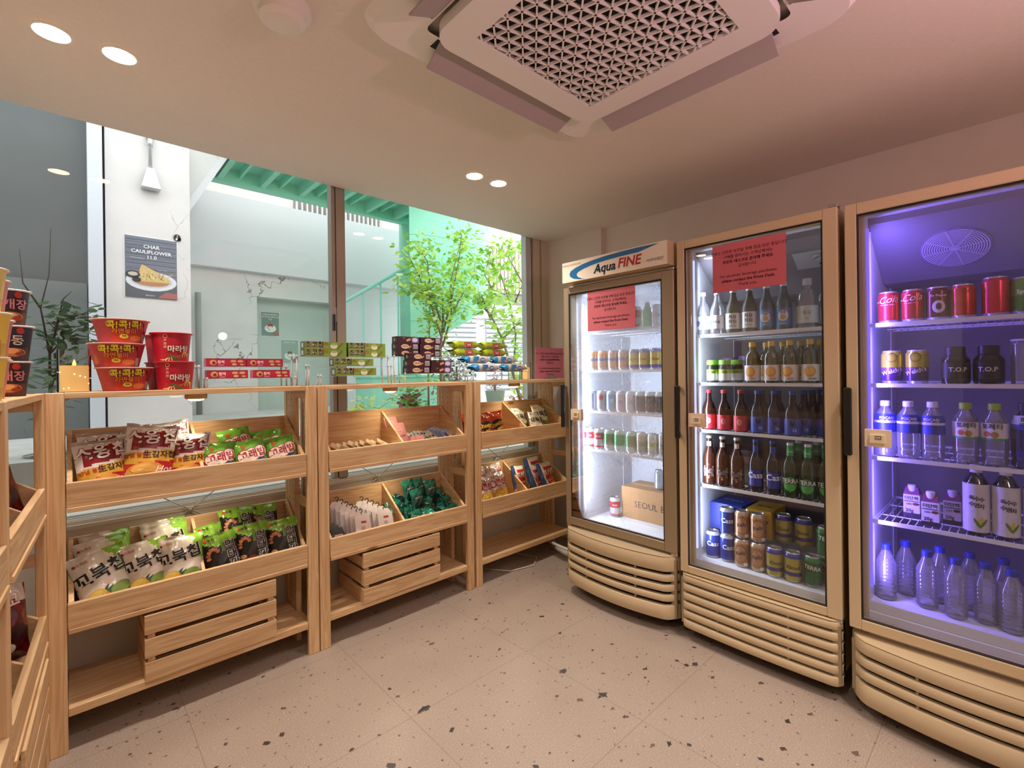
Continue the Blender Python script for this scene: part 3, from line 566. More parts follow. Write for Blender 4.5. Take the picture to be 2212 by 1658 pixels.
pt = plant('shaded_branch_plant', (-.07, 3.2, .9), [[(0, 0, 0), (0, 0, .25), (.0, .0, .49), (.03, .05, .65), (.07, .0, .67), (.12, .0, .69)], [(0, 0, .49), (-.03, .02, .71), (.0, .05, .88), (.01, 0, 1.1)],
    [(.02, 0, .6), (.05, 0, .76), (.08, 0, .80)], [(0, 0, .49), (.06, .03, .58), (.10, .03, .56)], [(0, 0, .28), (.02, 0, .41), (.07, 0, .43)], [(-.03, 0, .71), (-.09, .05, .83), (-.10, .05, .99)]],
    'dark leafy branching plant against the dark grey wall outside', 'plant', ['4e6a4a', '5d7a55', '3d553c', '6b8562'], .060, 3, .035, 'dark_bark', seed=21, r0=.008, bare=(1, 2, 5))
pot('plant_pot', (-.07, 3.2, .9), .10, .01, 'grey_pot', 'shallow grey dish under the dark branching plant outside')

# ================================================================== wooden racks
def tray(name, rack, x0, x1, zb, dep=.27):
    "sloping-sided display tray between the stiles; local coordinates of the rack"
    t = empty(name); t.parent = rack; g = .004; a, b = x0 + g, x1 - g
    MB().box(a - .002, b + .002, -.002, .016, zb, zb + .085, 'wood_x').build('front_board', t, bevel=.0015)
    MB().box(a, b, -.006, dep, zb - .016, zb, 'wood_x').build('base_board', t, bevel=.0015)
    MB().box(a, b, dep - .015, dep, zb, zb + .245, 'wood_x').build('back_board', t, bevel=.0015)
    for x in (a, b - .015):
        MB().prism([(x, .016, zb), (x, dep - .015, zb), (x, dep - .015, zb + .243), (x, .016, zb + .085)], (.015, 0, 0), 'wood_y').build('side_board', t, bevel=.0015)
    xm = (a + b) / 2
    MB().prism([(xm - .006, .016, zb), (xm - .006, dep - .015, zb), (xm - .006, dep - .015, zb + .240), (xm - .006, .016, zb + .080)], (.012, 0, 0), 'wood_y').build('divider', t, bevel=.001)
    return t
def rack(loc, rz, bays, inner, label, trays=(.83, .418)):
    r = tag(empty('wooden_rack', loc, rz), label, 'display rack', 'pine display racks')
    pit = inner + .047; D = .30; Hh = 1.222
    for k in range(bays + 1):
        x = k * pit
        MB().box(x, x + .047, 0, .024, 0, Hh, 'wood_z').build('front_stile', r, bevel=.002)
        for s in ((x + .024,) if k == 0 else ((x + .001,) if k == bays else (x + .012,))):
            m = MB(); m.box(s, s + .022, .165, .27, 0, Hh, 'wood_z'); m.box(s - .002, s + .024, .27, .30, 0, Hh, 'wood_z')
            for z in [.10 + .032 * i for i in range(35)]:
                for yy in (.188, .244):
                    for xf, sg in ((s, -1), (s + .022, 1)): m.raw([(xf + sg * .0004, yy + .0032 * cos(2 * pi * j / 8), z + .0032 * sin(2 * pi * j / 8)) for j in range(8)], [tuple(range(8))], 'dark_gap')
            m.build('rear_stile', r)
            for z in (.10, .665, 1.165): MB().box(s, s + .022, .024, .165, z, z + .038, 'wood_y').build('side_rung', r, bevel=.002)
    for k in range(bays):
        x0, x1 = k * pit + .047, k * pit + pit
        MB().box(x0 - (.0 if k else .0), x1, .002, .298, Hh - .020, Hh, 'wood_x').build('top_board', r, bevel=.0015)
        MB().box(x0 + .001, x1 - .001, .004, .298, .119, .149, 'wood_x').build('bottom_shelf', r, bevel=.002)
        for zb in trays: tray('display_tray', r, x0, x1, zb)
        m = MB(); xm = (x0 + x1) / 2
        for sg in (-1, 1): m.tube([(x0, .304, .685 - sg * .285), (x1, .304, .685 + sg * .285)], .0028, 'steel', 6)
        m.lathe([(0, -.003), (.012, -.003), (.012, .003), (0, .003)], 10, (xm, .304, .685), 'steel'); m.build('cross_brace', r)
    return r
YR = 2.215
rack((-.062, YR, 0), 0, 1, .799, 'pine rack beneath the noodle cups, its trays full of potato chips bags')
rack((.836, YR, 0), 0, 1, .809, 'pine rack between the other two, holding teal pouches and small packs')
rack((1.755, YR, 0), 0, 1, .803, 'pine rack partly hidden by the narrow fridge, holding corn and potato snacks')
# the angled rack at the camera side: its front runs from (-.064, 2.17) toward the viewer
ux = Vector((.0583, .9983, 0)); az = math.atan2(ux.y, ux.x); LRL = 2 * .681 + .047
LR0 = Vector((-.064, 2.17, 0)) + ux * (.047 - LRL)
lr = rack(LR0, az, 2, .634, 'pine rack standing at an angle to the others, cup noodles stacked on top')
def on_lr(x, y, z): return LR0 + ux * (LRL - x) + Vector((-ux.y, ux.x, 0)) * y + Vector((0, 0, z))   # x counted from the far end

# slatted crates on the bottom shelves
def crate(loc, wd, dp, label, rz=0, hh=.243):
    c = tag(empty('wooden_crate', loc, rz), label, 'crate', 'slatted pine crates'); t = .010; sh = .070; gap = (hh - 3 * sh) / 2
    for sx in (t, wd - t - .022):
        for sy in (t, dp - t - .022): MB().box(sx, sx + .022, sy, sy + .022, .002, hh - .004, 'wood_z').build('corner_post', c)
    for nm, f in (('front_panel', lambda z: (0, wd, 0, t, z, z + sh)), ('rear_panel', lambda z: (0, wd, dp - t, dp, z, z + sh))):
        m = MB(); [m.box(*f(k * (sh + gap)), 'wood_x') for k in range(3)]; m.build(nm, c, bevel=.0015)
    for x in (0, wd - t):
        m = MB(); [m.box(x, x + t, t, dp - t, k * (sh + gap), k * (sh + gap) + sh - (.02 if k == 2 else 0), 'wood_y') for k in range(3)]; m.build('side_panel', c, bevel=.0015)
    m = MB(); [m.box(t, wd - t, t + k * .05, t + k * .05 + .045, .0, .008, 'wood_x') for k in range(int((dp - .02) / .05))]; m.build('crate_base', c)
    return c
crate((.192, 2.203, .1495), .452, .27, 'slatted pine crate under the trays of potato chips bags')
crate((1.042, 2.203, .1495), .448, .295, 'slatted pine crate under the trays with teal pouches')
p = on_lr(.60, -.012, .149); crate(p, .48, .27, 'slatted pine crate in the angled rack, below dark red bags', az)

# puck lights under the boards
pk0 = None
for i, (x, y, z, lab) in enumerate([(.385, 2.35, 1.202, 'wooden puck light under the shelf carrying the noodle cups'), (1.278, 2.35, 1.202, 'wooden puck light under the shelf carrying the dark brown boxes'), (2.205, 2.35, 1.202, 'wooden puck light under the shelf with the pink sign'),
        (.378, 2.34, .814, 'puck light under the tray of red and yellow chips bags'), (1.275, 2.34, .814, 'puck light under the tray of beige sachets and pink packs'), (2.20, 2.34, .814, 'puck light under the tray of orange snack bags')]):
    pk = tag(empty('puck_light', (x, y, z)), lab, 'shelf light', 'puck lights under the shelves')
    if z > 1: m = MB(); m.lathe([(.036, 0), (.040, -.004), (.040, -.020), (.036, -.023), (0, -.023)], 24, mat='wood_x'); m.build('housing', pk); zz = -.0232
    else: m = MB(); m.lathe([(.032, 0), (.034, -.010), (.030, -.012), (0, -.012)], 24, mat='white_plastic'); m.build('housing', pk); zz = -.0122
    m = MB(); m.lathe([(.029, zz), (.026, zz - .005), (.014, zz - .008), (0, zz - .009)], 20, mat='puck_glow'); m.build('lens', pk)
    lamp('SPOT', (x, y, z + zz - .012), 2.6, (1, .86, .62), (x, y - .03, 0), name='puck_beam', spot_size=radians(150), spot_blend=.9, shadow_soft_size=.025)

# ================================================================== snack bags
def bag(name, wd, ht, th, pat, decs, nx=26, ny=32, mat='foil', seal=.07, seed=0):
    "pillow bag: local x width, y height, +z the printed front"
    r = random.Random(seed); ph = [r.uniform(0, 6) for _ in range(6)]
    def P(u, v, side, e=0):
        b = max(0.0, 1 - abs(u) ** 2.3) ** .62 * max(0.0, 1 - (abs(v) / (1 - seal)) ** 3.2) ** .6 if abs(v) < 1 - seal else 0
        wr = .0022 * sin(u * 17 + ph[0] + 2 * v) * min(1, b * 3) * (abs(v) ** 2) + .0016 * sin(u * 7 - v * 9 + ph[1]) * min(1, b * 2)
        bend = (.012 * sin(u * 3.0 + ph[2]) + .004 * sin(u * 9 + ph[3])) * max(0, abs(v) - .72) / .28 * (1 if v > 0 else -.4)
        x = u * wd / 2 * (1 - .07 * (1 - abs(v) ** 3)); y = v * ht / 2
        return Vector((x, y, side * (b * th / 2 + .0006 + (wr if side > 0 else -wr) * side + e) + bend))
    m = MB()
    us = [-1 + 2 * i / nx for i in range(nx + 1)]; vs = [-1 + 2 * j / ny for j in range(ny + 1)]
    us = [math.copysign(abs(u) ** .8, u) for u in us]
    for side in (1, -1):
        pts = [P(u, v, side) for v in vs for u in us]; fs = []; cs = []
        for j in range(ny):
            for i in range(nx):
                q = [j * (nx + 1) + i, j * (nx + 1) + i + 1, (j + 1) * (nx + 1) + i + 1, (j + 1) * (nx + 1) + i]
                fs.append(tuple(q if side > 0 else q[::-1])); cs.append(pat((us[i] + us[i + 1]) / 2, (vs[j] + vs[j + 1]) / 2, side))
        m.raw(pts, fs, mat, cs, True)
    def fn(x, y, l=0): return P(max(-1, min(1, x / (wd / 2 * .95))), max(-1, min(1, y / (ht / 2))), 1, .0011 * (1 + .6 * l))
    decs(m, fn, wd, ht)
    return m.mesh(name)
BAGS = {}
def placed(o, x, y, z, lean, yaw, roll, ht):
    M = Matrix.Rotation(yaw, 4, 'Z') @ Matrix.Rotation(pi / 2 - lean, 4, 'X') @ Matrix.Rotation(roll, 4, 'Z')
    o.rotation_euler = M.to_euler(); up = M @ Vector((0, 1, 0)); o.location = Vector((x, y, z)) + Vector((0, up.y, up.z)) * ht / 2
def put(kind, x, y, z, lean, yaw, roll, label, group, name='snack_bag', cat='snack bag', scale=1):
    me, ht = BAGS[kind]; o = bpy.data.objects.new(name, me); COL.objects.link(o); tag(o, label, cat, group)
    placed(o, x, y, z, lean, yaw, roll, ht * scale); o.scale = (scale,) * 3; return o
def T(m, f, s, size, col, at, rot=0, off=.02, lift=0, mat='print', shear=0, outline=None, ow=.05):
    off = min(off, .022); ow = min(ow, .032)
    if outline: decal(m, text(s, size, off + ow, shear), f, outline, mat, at, rot, lift); lift += 1.5
    decal(m, text(s, size, off, shear), f, col, mat, at, rot, lift)
# 1 potato chips: grey seal, white top with dark red swoosh, yellow band, red foot
def pat1(u, v, s):
    if abs(v) > .86: return 'b5aaa6'
    if v > .12 + .10 * u: return 'e2dcd8' if abs(u) > .72 or v > .75 + .1 * u or v < .2 + .1 * u else '8e1f24'
    if v > -.24 + .10 * u: return 'e0a93c' if s > 0 else 'd9a33a'
    return 'b3191f' if (u > .35 or v < -.72) else 'c4352a'
def dec1b(m, f, w_, h_):
    decal(m, poly([(-.5 * w_ * .8, .10 * h_), (.42 * w_ * .8, .2 * h_), (.42 * w_ * .8, .15 * h_), (-.5 * w_ * .8, .055 * h_)]), f, 'e6dfda', at=(0, -.01), lift=0)
    T(m, f, '스윙칩', .060, 'f4f0ec', (-.002, .060), .10, .035, 1, shear=.15, outline='6f1418', ow=.04)
    T(m, f, '生감자칩', .026, '241a10', (.028, .000), .08, .03, 1); T(m, f, '양념 물결', .017, 'b3401f', (-.040, -.006), .08, .02, 1)
    decal(m, disc(.052, .026), f, 'e39a3e', at=(-.008, -.054), rot=.2, lift=1); decal(m, disc(.036, .016), f, 'eeb65c', at=(-.012, -.050), rot=.2, lift=2)
    decal(m, disc(.012), f, 'd9a054', at=(-.052, -.073), lift=1)
    T(m, f, 'Hot', .030, 'f6e9e4', (.045, -.050), .08, .01, 3, shear=.3)
BAGS['chips'] = (bag('chips_bag', .158, .225, .060, pat1, dec1b, seed=1), .225)
# 2 green and blue snack
def pat2(u, v, s):
    if v > .62: return '6fb23a'
    if v > -.05 + .1 * sin(u * 4): return '7cc043' if abs(u) < .8 else '5fa334'
    return '2f6f9a' if (u + v) % .5 > .06 else '3c86b3'
def dec2b(m, f, w_, h_):
    for dx, dy, r_ in ((-.030, .012, .026), (.002, .018, .027), (.034, .026, .026)): decal(m, disc(r_ * 1.12), f, '8e1f2c', at=(dx, dy), lift=0)
    for dx, dy, r_ in ((-.030, .012, .026), (.002, .018, .027), (.034, .026, .026)): decal(m, disc(r_), f, 'f2e3d6', at=(dx, dy), lift=1)
    T(m, f, '고래밥', .040, 'b0262e', (.002, .018), .12, .03, 2.2); T(m, f, '왕', .020, 'e04038', (-.030, .052), .1, .04, 2)
    for x, y, r_, c in ((-.038, -.048, .013, 'd98a3c'), (.0, -.055, .018, 'e0b03a'), (.042, -.038, .010, 'e08a2e'), (.043, -.058, .012, 'e08a2e')): decal(m, disc(r_), f, c, at=(x, y), lift=1)
    decal(m, poly([(.030, -.028), (.056, -.028), (.043, -.008)]), f, 'e08a2e', lift=1)
BAGS['whale'] = (bag('green_snack_bag', .132, .170, .045, pat2, dec2b, 22, 26, seed=2), .170)
# 3 white and green corn chips
def pat3(u, v, s):
    zig = .12 * (abs(((v * 5) % 1) - .5) * 2)
    if s < 0: return 'd9d5c8'
    if u > .62 - zig + .25 * max(0, -v) and v > .1: return '86b83c'
    if v > .35 and u + v > 1.25 - zig: return '8fc043'
    if v < -.30: return 'd9b13c' if (u < -.1 - .2 * v) else ('47688a' if v > -.85 else '5b7a3c')
    return 'e6e1d3'
def dec3b(m, f, w_, h_):
    T(m, f, '꼬북칩', .056, '17130f', (-.006, .030), .20, .045, 1, outline='f0ece2', ow=.03)
    T(m, f, '오리온', .012, 'b3262c', (-.042, .083), .05, .01, 1); decal(m, disc(.005), f, 'b3262c', at=(-.063, .081), lift=1)
    decal(m, disc(.030, .018), f, 'e3b944', at=(-.038, -.038), rot=.3, lift=1); decal(m, disc(.020, .011), f, 'f0d06a', at=(-.038, -.034), rot=.3, lift=2)
    decal(m, disc(.026, .016), f, 'd6a838', at=(-.030, -.070), rot=-.3, lift=1); decal(m, disc(.030, .020), f, '7f9a48', at=(.030, -.040), rot=.3, lift=1)
    decal(m, poly([(-.012, -.025), (.005, -.012), (-.004, -.030), (.016, -.020), (.002, -.045)]), f, '2b4a26', lift=1)
    decal(m, disc(.022, .011), f, 'efe7dc', at=(.034, -.082), rot=.2, lift=2); T(m, f, '콘스프맛', .010, '6e2b24', (.034, -.082), .2, .02, 3)
BAGS['turtle'] = (bag('corn_chips_bag', .160, .225, .062, pat3, dec3b, seed=3), .225)
# 4 black bag with green top
def pat4(u, v, s):
    if v > .55 + .12 * u * u + .05 * sin(u * 5): return '84b73c'
    if v > -.35: return '1d1815'
    return '4a2417' if (abs(u) > .5 or v < -.75) else '8a4a26'
def dec4b(m, f, w_, h_):
    for i, ch in enumerate('먹태깡'): T(m, f, ch, .044, '15110e', (.030 + .002 * i, .042 - i * .040), 0, .02, 1, outline='f1ece2', ow=.055)
    decal(m, rect(.012, .050, 2, 4), f, '6f9a35', at=(.002, .050), lift=1)
    for k in range(7):
        a = .6 + k * .45; decal(m, disc(.008, .006), f, 'b56f4a' if k % 2 else 'c98460', at=(-.034 + .020 * cos(a), .015 + .030 * sin(a)), rot=a, lift=1)
    for x, y, r_, c in ((-.03, -.055, .02, 'a3512c'), (.012, -.06, .018, 'b9743a'), (-.045, -.03, .012, 'c98e6a'), (-.01, -.038, .014, '7a3420')): decal(m, disc(r_, r_ * .7), f, c, at=(x, y), lift=1.5)
    T(m, f, '농심', .013, '3c2a14', (-.032, .086), .05, .02, 1); decal(m, disc(.006), f, 'c4202a', at=(-.050, .086), lift=1)
BAGS['black'] = (bag('black_snack_bag', .140, .205, .050, pat4, dec4b, 24, 28, seed=4), .205)
# 5 orange cheese snack
def pat5(u, v, s):
    if v > .6: return 'd9562a'
    return 'cf4a1e' if v > .35 else ('b82a1c' if v < -.55 else ('d8621f' if (u * 3 + v * 2) % 1.3 > .4 else 'a9241c'))
def dec5b(m, f, w_, h_):
    decal(m, disc(.060, .030), f, '1d1410', at=(0, .01), rot=.25, lift=.5); T(m, f, 'Cheetos', .040, 'f1b733', (0, .012), .25, .03, 1, outline='2a1710', ow=.05)
    T(m, f, '크런치', .018, 'f3d04a', (.015, -.022), .2, .03, 2, outline='2a1710'); T(m, f, '매콤', .016, 'e8e0d8', (.03, -.055), .2, .02, 2)
BAGS['cheese'] = (bag('orange_snack_bag', .135, .200, .055, pat5, dec5b, 22, 26, seed=5), .200)
# 6 corn chip: clear and red, yellow chips
def pat6(u, v, s):
    if v > .80: return 'e4d6d0'
    if v > .60: return 'b98a80' if int((u + 1) * 9) % 2 else 'd9cfc9'
    if v > -.02: return 'e3dcd6' if abs(u) < .8 else 'b0282c'
    return ['e0a92c', 'ecc04a', 'd99a22', 'f0cd62'][int(abs(sin(u * 31 + v * 57)) * 3.99)]
def dec6b(m, f, w_, h_):
    decal(m, ringshape(.016, .024), f, 'b3262c', at=(-.046, .036), lift=1); T(m, f, '콘칩', .050, 'b3202a', (.016, .036), .02, .04, 1); T(m, f, 'CORN CHIP', .012, '6e5a50', (.016, .006), .02, .01, 1)
    decal(m, disc(.014, .008), f, '5a6fa0', at=(.01, -.085), lift=1)
BAGS['corn'] = (bag('corn_snack_bag', .150, .215, .060, pat6, dec6b, 26, 30, seed=6), .215)
# 7 potato chips red-white-blue
def pat7(u, v, s):
    if v < -.42 + .2 * u: return 'e3b23f'
    if u < -.45 + .5 * max(0, -v) : return '2d4b7e' if u < -.62 + .5 * max(0, -v) else 'e4ded8'
    if v > .72: return 'ddd3cc'
    return 'b3222b'
def dec7b(m, f, w_, h_):
    T(m, f, '포카칩', .042, 'f2eeea', (.012, .035), .12, .035, 1, outline='7f1a22', ow=.03); T(m, f, '오리지널', .016, 'f6d25a', (.012, -.018), .12, .03, 1)
    decal(m, disc(.036, .02), f, 'f0c65c', at=(.01, -.065), lift=1)
BAGS['potato'] = (bag('potato_chips_bag', .145, .215, .060, pat7, dec7b, 24, 28, seed=7), .215)
# 8 dark red chocolate snack
def pat8(u, v, s):
    if v > .55: return 'd9c9bd' if abs(u) < .9 else '8c1d1f'
    return '5e1216' if (u * 1.3 + v) % .9 > .35 else '7e1c1c'
def dec8b(m, f, w_, h_):
    T(m, f, '초코', .046, 'f1e8df', (0, .062), .1, .03, 1, outline='9c1f24'); decal(m, disc(.026), f, '3a1410', at=(.03, -.03), lift=1); decal(m, ringshape(.008, .018), f, 'a86a42', at=(-.03, -.045), lift=1); decal(m, disc(.02, .014), f, 'e7dccb', at=(.0, -.07), lift=1)
BAGS['choco'] = (bag('dark_red_snack_bag', .150, .220, .060, pat8, dec8b, 22, 26, seed=8), .220)
# 9 small teal pouch
def pat9(u, v, s): return '1f8f78' if v > .45 else ('0f4a47' if (abs(u) < .8 and v < .3) else '17705f')
def dec9b(m, f, w_, h_):
    T(m, f, 'Starlight', .013, 'd9e4da', (0, .006), .05, .01, 1, shear=.2); decal(m, disc(.012, .006), f, '2b2b22', at=(0, -.022), lift=1)
BAGS['teal'] = (bag('teal_pouch', .074, .100, .022, pat9, dec9b, 14, 16, seed=9), .100)

# ---- upper tray of the first rack (base z .83)
G = 'red and yellow potato chips bags'
put('chips', .086, 2.247, .832, .38, .16, .05, 'red and yellow chips bag at the tray end beside the angled rack, in front', G)
put('chips', .222, 2.258, .855, .34, -.03, -.16, 'red and yellow chips bag standing tallest in the middle of its compartment', G, scale=1.08)
put('chips', .348, 2.262, .838, .32, -.15, -.03, 'red and yellow chips bag touching the tray divider', G, scale=.95)
put('chips', .098, 2.335, .850, .30, .03, .05, 'red and yellow chips bag behind the one at the tray end, only its top showing', G)
put('chips', .300, 2.365, .872, .34, -.1, .12, 'red and yellow chips bag at the back, its top corner raised against the back board', G)
G = 'green snack bags with white ovals'
put('whale', .452, 2.250, .832, .30, .10, -.02, 'small green snack bag beside the tray divider, front row', G)
put('whale', .572, 2.246, .832, .30, .0, .08, 'small green snack bag in the middle of the front row', G)
put('whale', .695, 2.244, .834, .30, -.08, .12, 'small green snack bag next to the side board, front row', G)
put('whale', .530, 2.315, .880, .32, .05, .10, 'small green snack bag raised highest behind the front row', G)
put('whale', .655, 2.310, .862, .34, -.05, .02, 'small green snack bag behind, between the middle and outer bags', G)
# ---- lower tray (base z .418)
G = 'white corn chips bags with bold black lettering'
put('turtle', .088, 2.252, .420, .42, .06, .22, 'white corn chips bag lying nearest the angled rack, its whole front showing', G, scale=1.06)
put('turtle', .210, 2.262, .424, .36, .02, .10, 'white corn chips bag half covered between two others', G)
put('turtle', .318, 2.250, .420, .34, -.08, .02, 'white corn chips bag leaning at the divider of the lower tray', G)
put('turtle', .090, 2.325, .452, .40, .02, .12, 'white corn chips bag directly behind the nearest one', G)
put('turtle', .100, 2.378, .466, .36, .0, .06, 'white corn chips bag standing against the back board, second behind the nearest', G, scale=.97)
put('turtle', .285, 2.340, .456, .40, -.1, .10, 'white corn chips bag behind the one at the divider', G)
put('turtle', .282, 2.385, .470, .34, -.06, .06, 'white corn chips bag furthest back near the divider', G, scale=.97)
G = 'black snack bags with green tops'
put('black', .462, 2.246, .420, .34, .0, .14, 'black snack bag beside the divider, front row', G)
put('black', .578, 2.256, .430, .30, -.05, .03, 'black snack bag in the middle of the front row, slightly raised', G)
put('black', .700, 2.248, .424, .30, -.12, .06, 'black snack bag by the side board, front row', G)
put('black', .460, 2.345, .440, .34, .05, .10, 'black snack bag behind the one beside the divider', G)
put('black', .545, 2.325, .500, .50, .0, .05, 'black snack bag lying on top of the others, the highest one', G)
put('black', .648, 2.370, .478, .38, -.1, .02, 'black snack bag at the back, mostly its shiny green top showing', G)
# ---- third rack
G = 'orange cheese snack bags'
put('cheese', 1.885, 2.262, .832, .30, .1, -.20, 'orange cheese snack bag nearest the rack stile', G)
put('cheese', 2.005, 2.285, .832, .34, -.1, .05, 'orange cheese snack bag further from the rack stile', G)
put('cheese', 1.85, 2.345, .85, .3, .1, .1, 'orange cheese snack bag glimpsed between the stiles of two racks', G)
G = 'white corn chips bags in the third rack'
put('turtle', 2.285, 2.335, .846, .44, .1, -.22, 'white corn chips bag beside the divider, above the red potato chips', G, scale=.85)
put('turtle', 2.46, 2.315, .850, .40, -.1, -.12, 'white corn chips bag closest to the narrow fridge handle', G, scale=.88)
put('turtle', 2.375, 2.272, .832, .5, 0, -.3, 'white corn chips bag lying low between two others near the fridge', G, scale=.8)
G = 'corn snack bags with yellow chips'
put('corn', 1.870, 2.252, .420, .30, .05, -.10, 'corn snack bag with red lettering, half cut off by the rack stile', G)
put('corn', 2.005, 2.275, .424, .28, -.05, .04, 'corn snack bag with red lettering, shown whole in front', G)
put('corn', 1.925, 2.355, .448, .28, .1, .05, 'corn snack bag with red lettering behind the whole one, only its top showing', G)
put('corn', 2.060, 2.375, .452, .24, -.1, .10, 'corn snack bag with red lettering at the back by the divider', G)
G = 'red and blue potato chips bags'
put('potato', 2.245, 2.330, .440, .30, .15, -.12, 'red potato chips bag just beyond the divider', G, scale=.92)
put('potato', 2.355, 2.280, .424, .34, .3, -.12, 'blue-edged potato chips bag squeezed between two others', G, scale=.95)
put('potato', 2.465, 2.270, .424, .34, -.05, .02, 'red potato chips bag shown whole, nearest the fridge', G)
put('potato', 2.420, 2.360, .455, .28, -.05, .02, 'red potato chips bag behind the whole one by the fridge', G)
# ---- angled rack: dark red bags
G = 'dark red chocolate snack bags'
for i, (lx, ly, lz, ln, yw, rl, lab) in enumerate([(.15, .085, .833, .25, -.85, .1, 'dark red bag in the upper tray of the angled rack, next to its far stile'), (.26, .095, .845, .30, -.7, -.1, 'dark red bag in the upper tray, second from the far stile'), (.42, .06, .833, .32, .1, .0, 'dark red bag in the upper tray of the angled rack beyond the divider'),
        (.15, .085, .421, .25, -.85, -.1, 'dark red bag in the lower tray of the angled rack, next to its far stile'), (.26, .10, .43, .30, -.7, .1, 'dark red bag leaning back in the lower tray'), (.40, .06, .421, .34, .1, 0, 'dark red bag in the lower tray beyond the divider'), (.52, .07, .421, .34, .1, 0, 'dark red bag in the lower tray by the near stile')]):
    p = on_lr(lx, ly, lz); M = Matrix.Rotation(az + yw, 4, 'Z') @ Matrix.Rotation(pi / 2 - ln, 4, 'X') @ Matrix.Rotation(rl, 4, 'Z'); me, ht = BAGS['choco']
    o = bpy.data.objects.new('snack_bag', me); COL.objects.link(o); tag(o, lab, 'snack bag', G); o.rotation_euler = M.to_euler(); o.location = p + (M @ Vector((0, 1, 0))) * ht / 2
# ---- teal pouches
ords = ['first', 'second', 'third', 'fourth', 'fifth', 'sixth', 'seventh', 'eighth', 'ninth', 'tenth', 'eleventh', 'twelfth', 'thirteenth', 'fourteenth', 'fifteenth', 'sixteenth', 'seventeenth', 'eighteenth', 'nineteenth', 'twentieth']
r = random.Random(5); k = 0
pos = []
for row in range(5):
    for c in range(6 if row < 4 else 5):
        pos.append((1.325 + c * .062 + r.uniform(-.012, .012), 2.255 + row * .045 + r.uniform(-.01, .01), .425 + row * .020 + r.uniform(0, .02), row, c))
rowsn = ['front row against the front board', 'second row back', 'middle row', 'fourth row back', 'rear row against the back board']
for (x, y, z, row, c) in pos:
    o = put('teal', x, y, z, r.uniform(.55, 1.15), r.uniform(-.8, .8), r.uniform(-.7, .7), 'teal foil pouch, %s from the divider in the %s' % (ords[c], rowsn[row]), 'teal foil pouches heaped in a tray', 'foil_pouch', 'pouch')
for i, (x, y, z, yw, lab) in enumerate([(1.425, 2.40, .55, .1, 'teal foil pouch standing up at the top of the heap, nearest the divider'), (1.50, 2.41, .545, .3, 'teal foil pouch standing up in the middle at the top of the heap'), (1.575, 2.405, .525, -.1, 'teal foil pouch standing up at the top of the heap near the side board'), (1.455, 2.36, .50, .0, 'teal foil pouch with its lettering showing below the standing ones')]):
    put('teal', x, y, z, .25, yw, r.uniform(-.1, .1), lab, 'teal foil pouches heaped in a tray', 'foil_pouch', 'pouch', 1.15)

# ================================================================== things on top of the racks
TOP = 1.222
# acrylic stepped risers: clear plates on thin rods
def riser(name, plates, label):
    r_ = tag(empty(name, (0, 0, TOP)), label, 'display riser', 'clear acrylic risers')
    for (x0, x1, y0, y1, z) in plates:
        m = MB(); m.box(x0, x1, y0, y1, z - TOP - .003, z - TOP - .0005, 'acrylic'); m.build('plate', r_)
        for x in (x0 + .012, x1 - .012):
            for y in (y0 + .010, y1 - .010):
                m = MB(); m.tube([(x, y, 0), (x, y, z - TOP - .003)], .0034, 'acrylic_rod', 8); m.lathe([(0, 0), (.005, 0), (.005, .008), (.0038, .01)], 8, (x, y, z - TOP - .003), 'acrylic_rod'); m.build('rod', r_)
    return r_
riser('acrylic_riser', [(.395, .775, 2.405, 2.50, 1.3145), (.41, .79, 2.325, 2.402, 1.2615)], 'clear acrylic riser carrying the four long red boxes')
riser('acrylic_riser', [(.80, 1.315, 2.405, 2.495, 1.3650), (.835, 1.30, 2.345, 2.402, 1.3165), (.87, 1.29, 2.285, 2.342, 1.2670)], 'clear acrylic riser carrying the green boxes')
riser('acrylic_riser', [(1.33, 1.735, 2.41, 2.50, 1.3725), (1.35, 1.74, 2.325, 2.407, 1.2735)], 'clear acrylic riser carrying the dark brown boxes')
riser('acrylic_riser', [(1.755, 2.23, 2.41, 2.50, 1.3820), (1.77, 2.26, 2.33, 2.407, 1.3340), (1.77, 2.26, 2.25, 2.327, 1.2810)], 'clear acrylic riser carrying the flat snack packs')
# boxes (front printed on -y)
def boxmesh(name, L, Hh, D, col, side, dec, dside=None):
    m = MB(); e = .0015
    m.box(0, L, 0, D, 0, Hh, 'print', col)
    f = flatmap((L / 2, -.0003, Hh / 2), (1, 0, 0), (0, 0, 1), (0, -1, 0), .0004); dec(m, f, L, Hh)
    s = flatmap((-.0003, D / 2, Hh / 2), (0, -1, 0), (0, 0, 1), (-1, 0, 0), .0004); decal(m, rect(D - .003, Hh - .002, 1, 1), s, side)
    if dside: dside(m, s)
    return m.mesh(name)
def dred(m, f, L, H_):
    decal(m, rect(L, .002, 1, 1), f, '8f1230', at=(0, H_ / 2 - .002)); decal(m, rect(L, .002, 1, 1), f, '8f1230', at=(0, -H_ / 2 + .002))
    decal(m, disc(.013, .012), f, 'd9a86a', at=(-.052, 0), lift=1); decal(m, disc(.007, .007), f, '7a2a2a', at=(-.050, -.002), lift=2)
    T(m, f, '찰떡', .015, 'f2dcd6', (-.022, .001), 0, .03, 1); decal(m, disc(.012, .006), f, 'cfa26a', at=(.026, .006), lift=1); decal(m, disc(.012, .006), f, 'cfa26a', at=(.054, .006), lift=1)
    decal(m, disc(.010, .005), f, 'd9b27a', at=(.030, -.008), lift=1); decal(m, disc(.008, .004), f, 'cfa26a', at=(.060, -.009), lift=1); T(m, f, '초코파이', .006, 'f2dcd6', (-.022, -.012), 0, .01, 1)
RED = boxmesh('red_box', .155, .036, .052, 'b5173a', 'd06a78', dred)
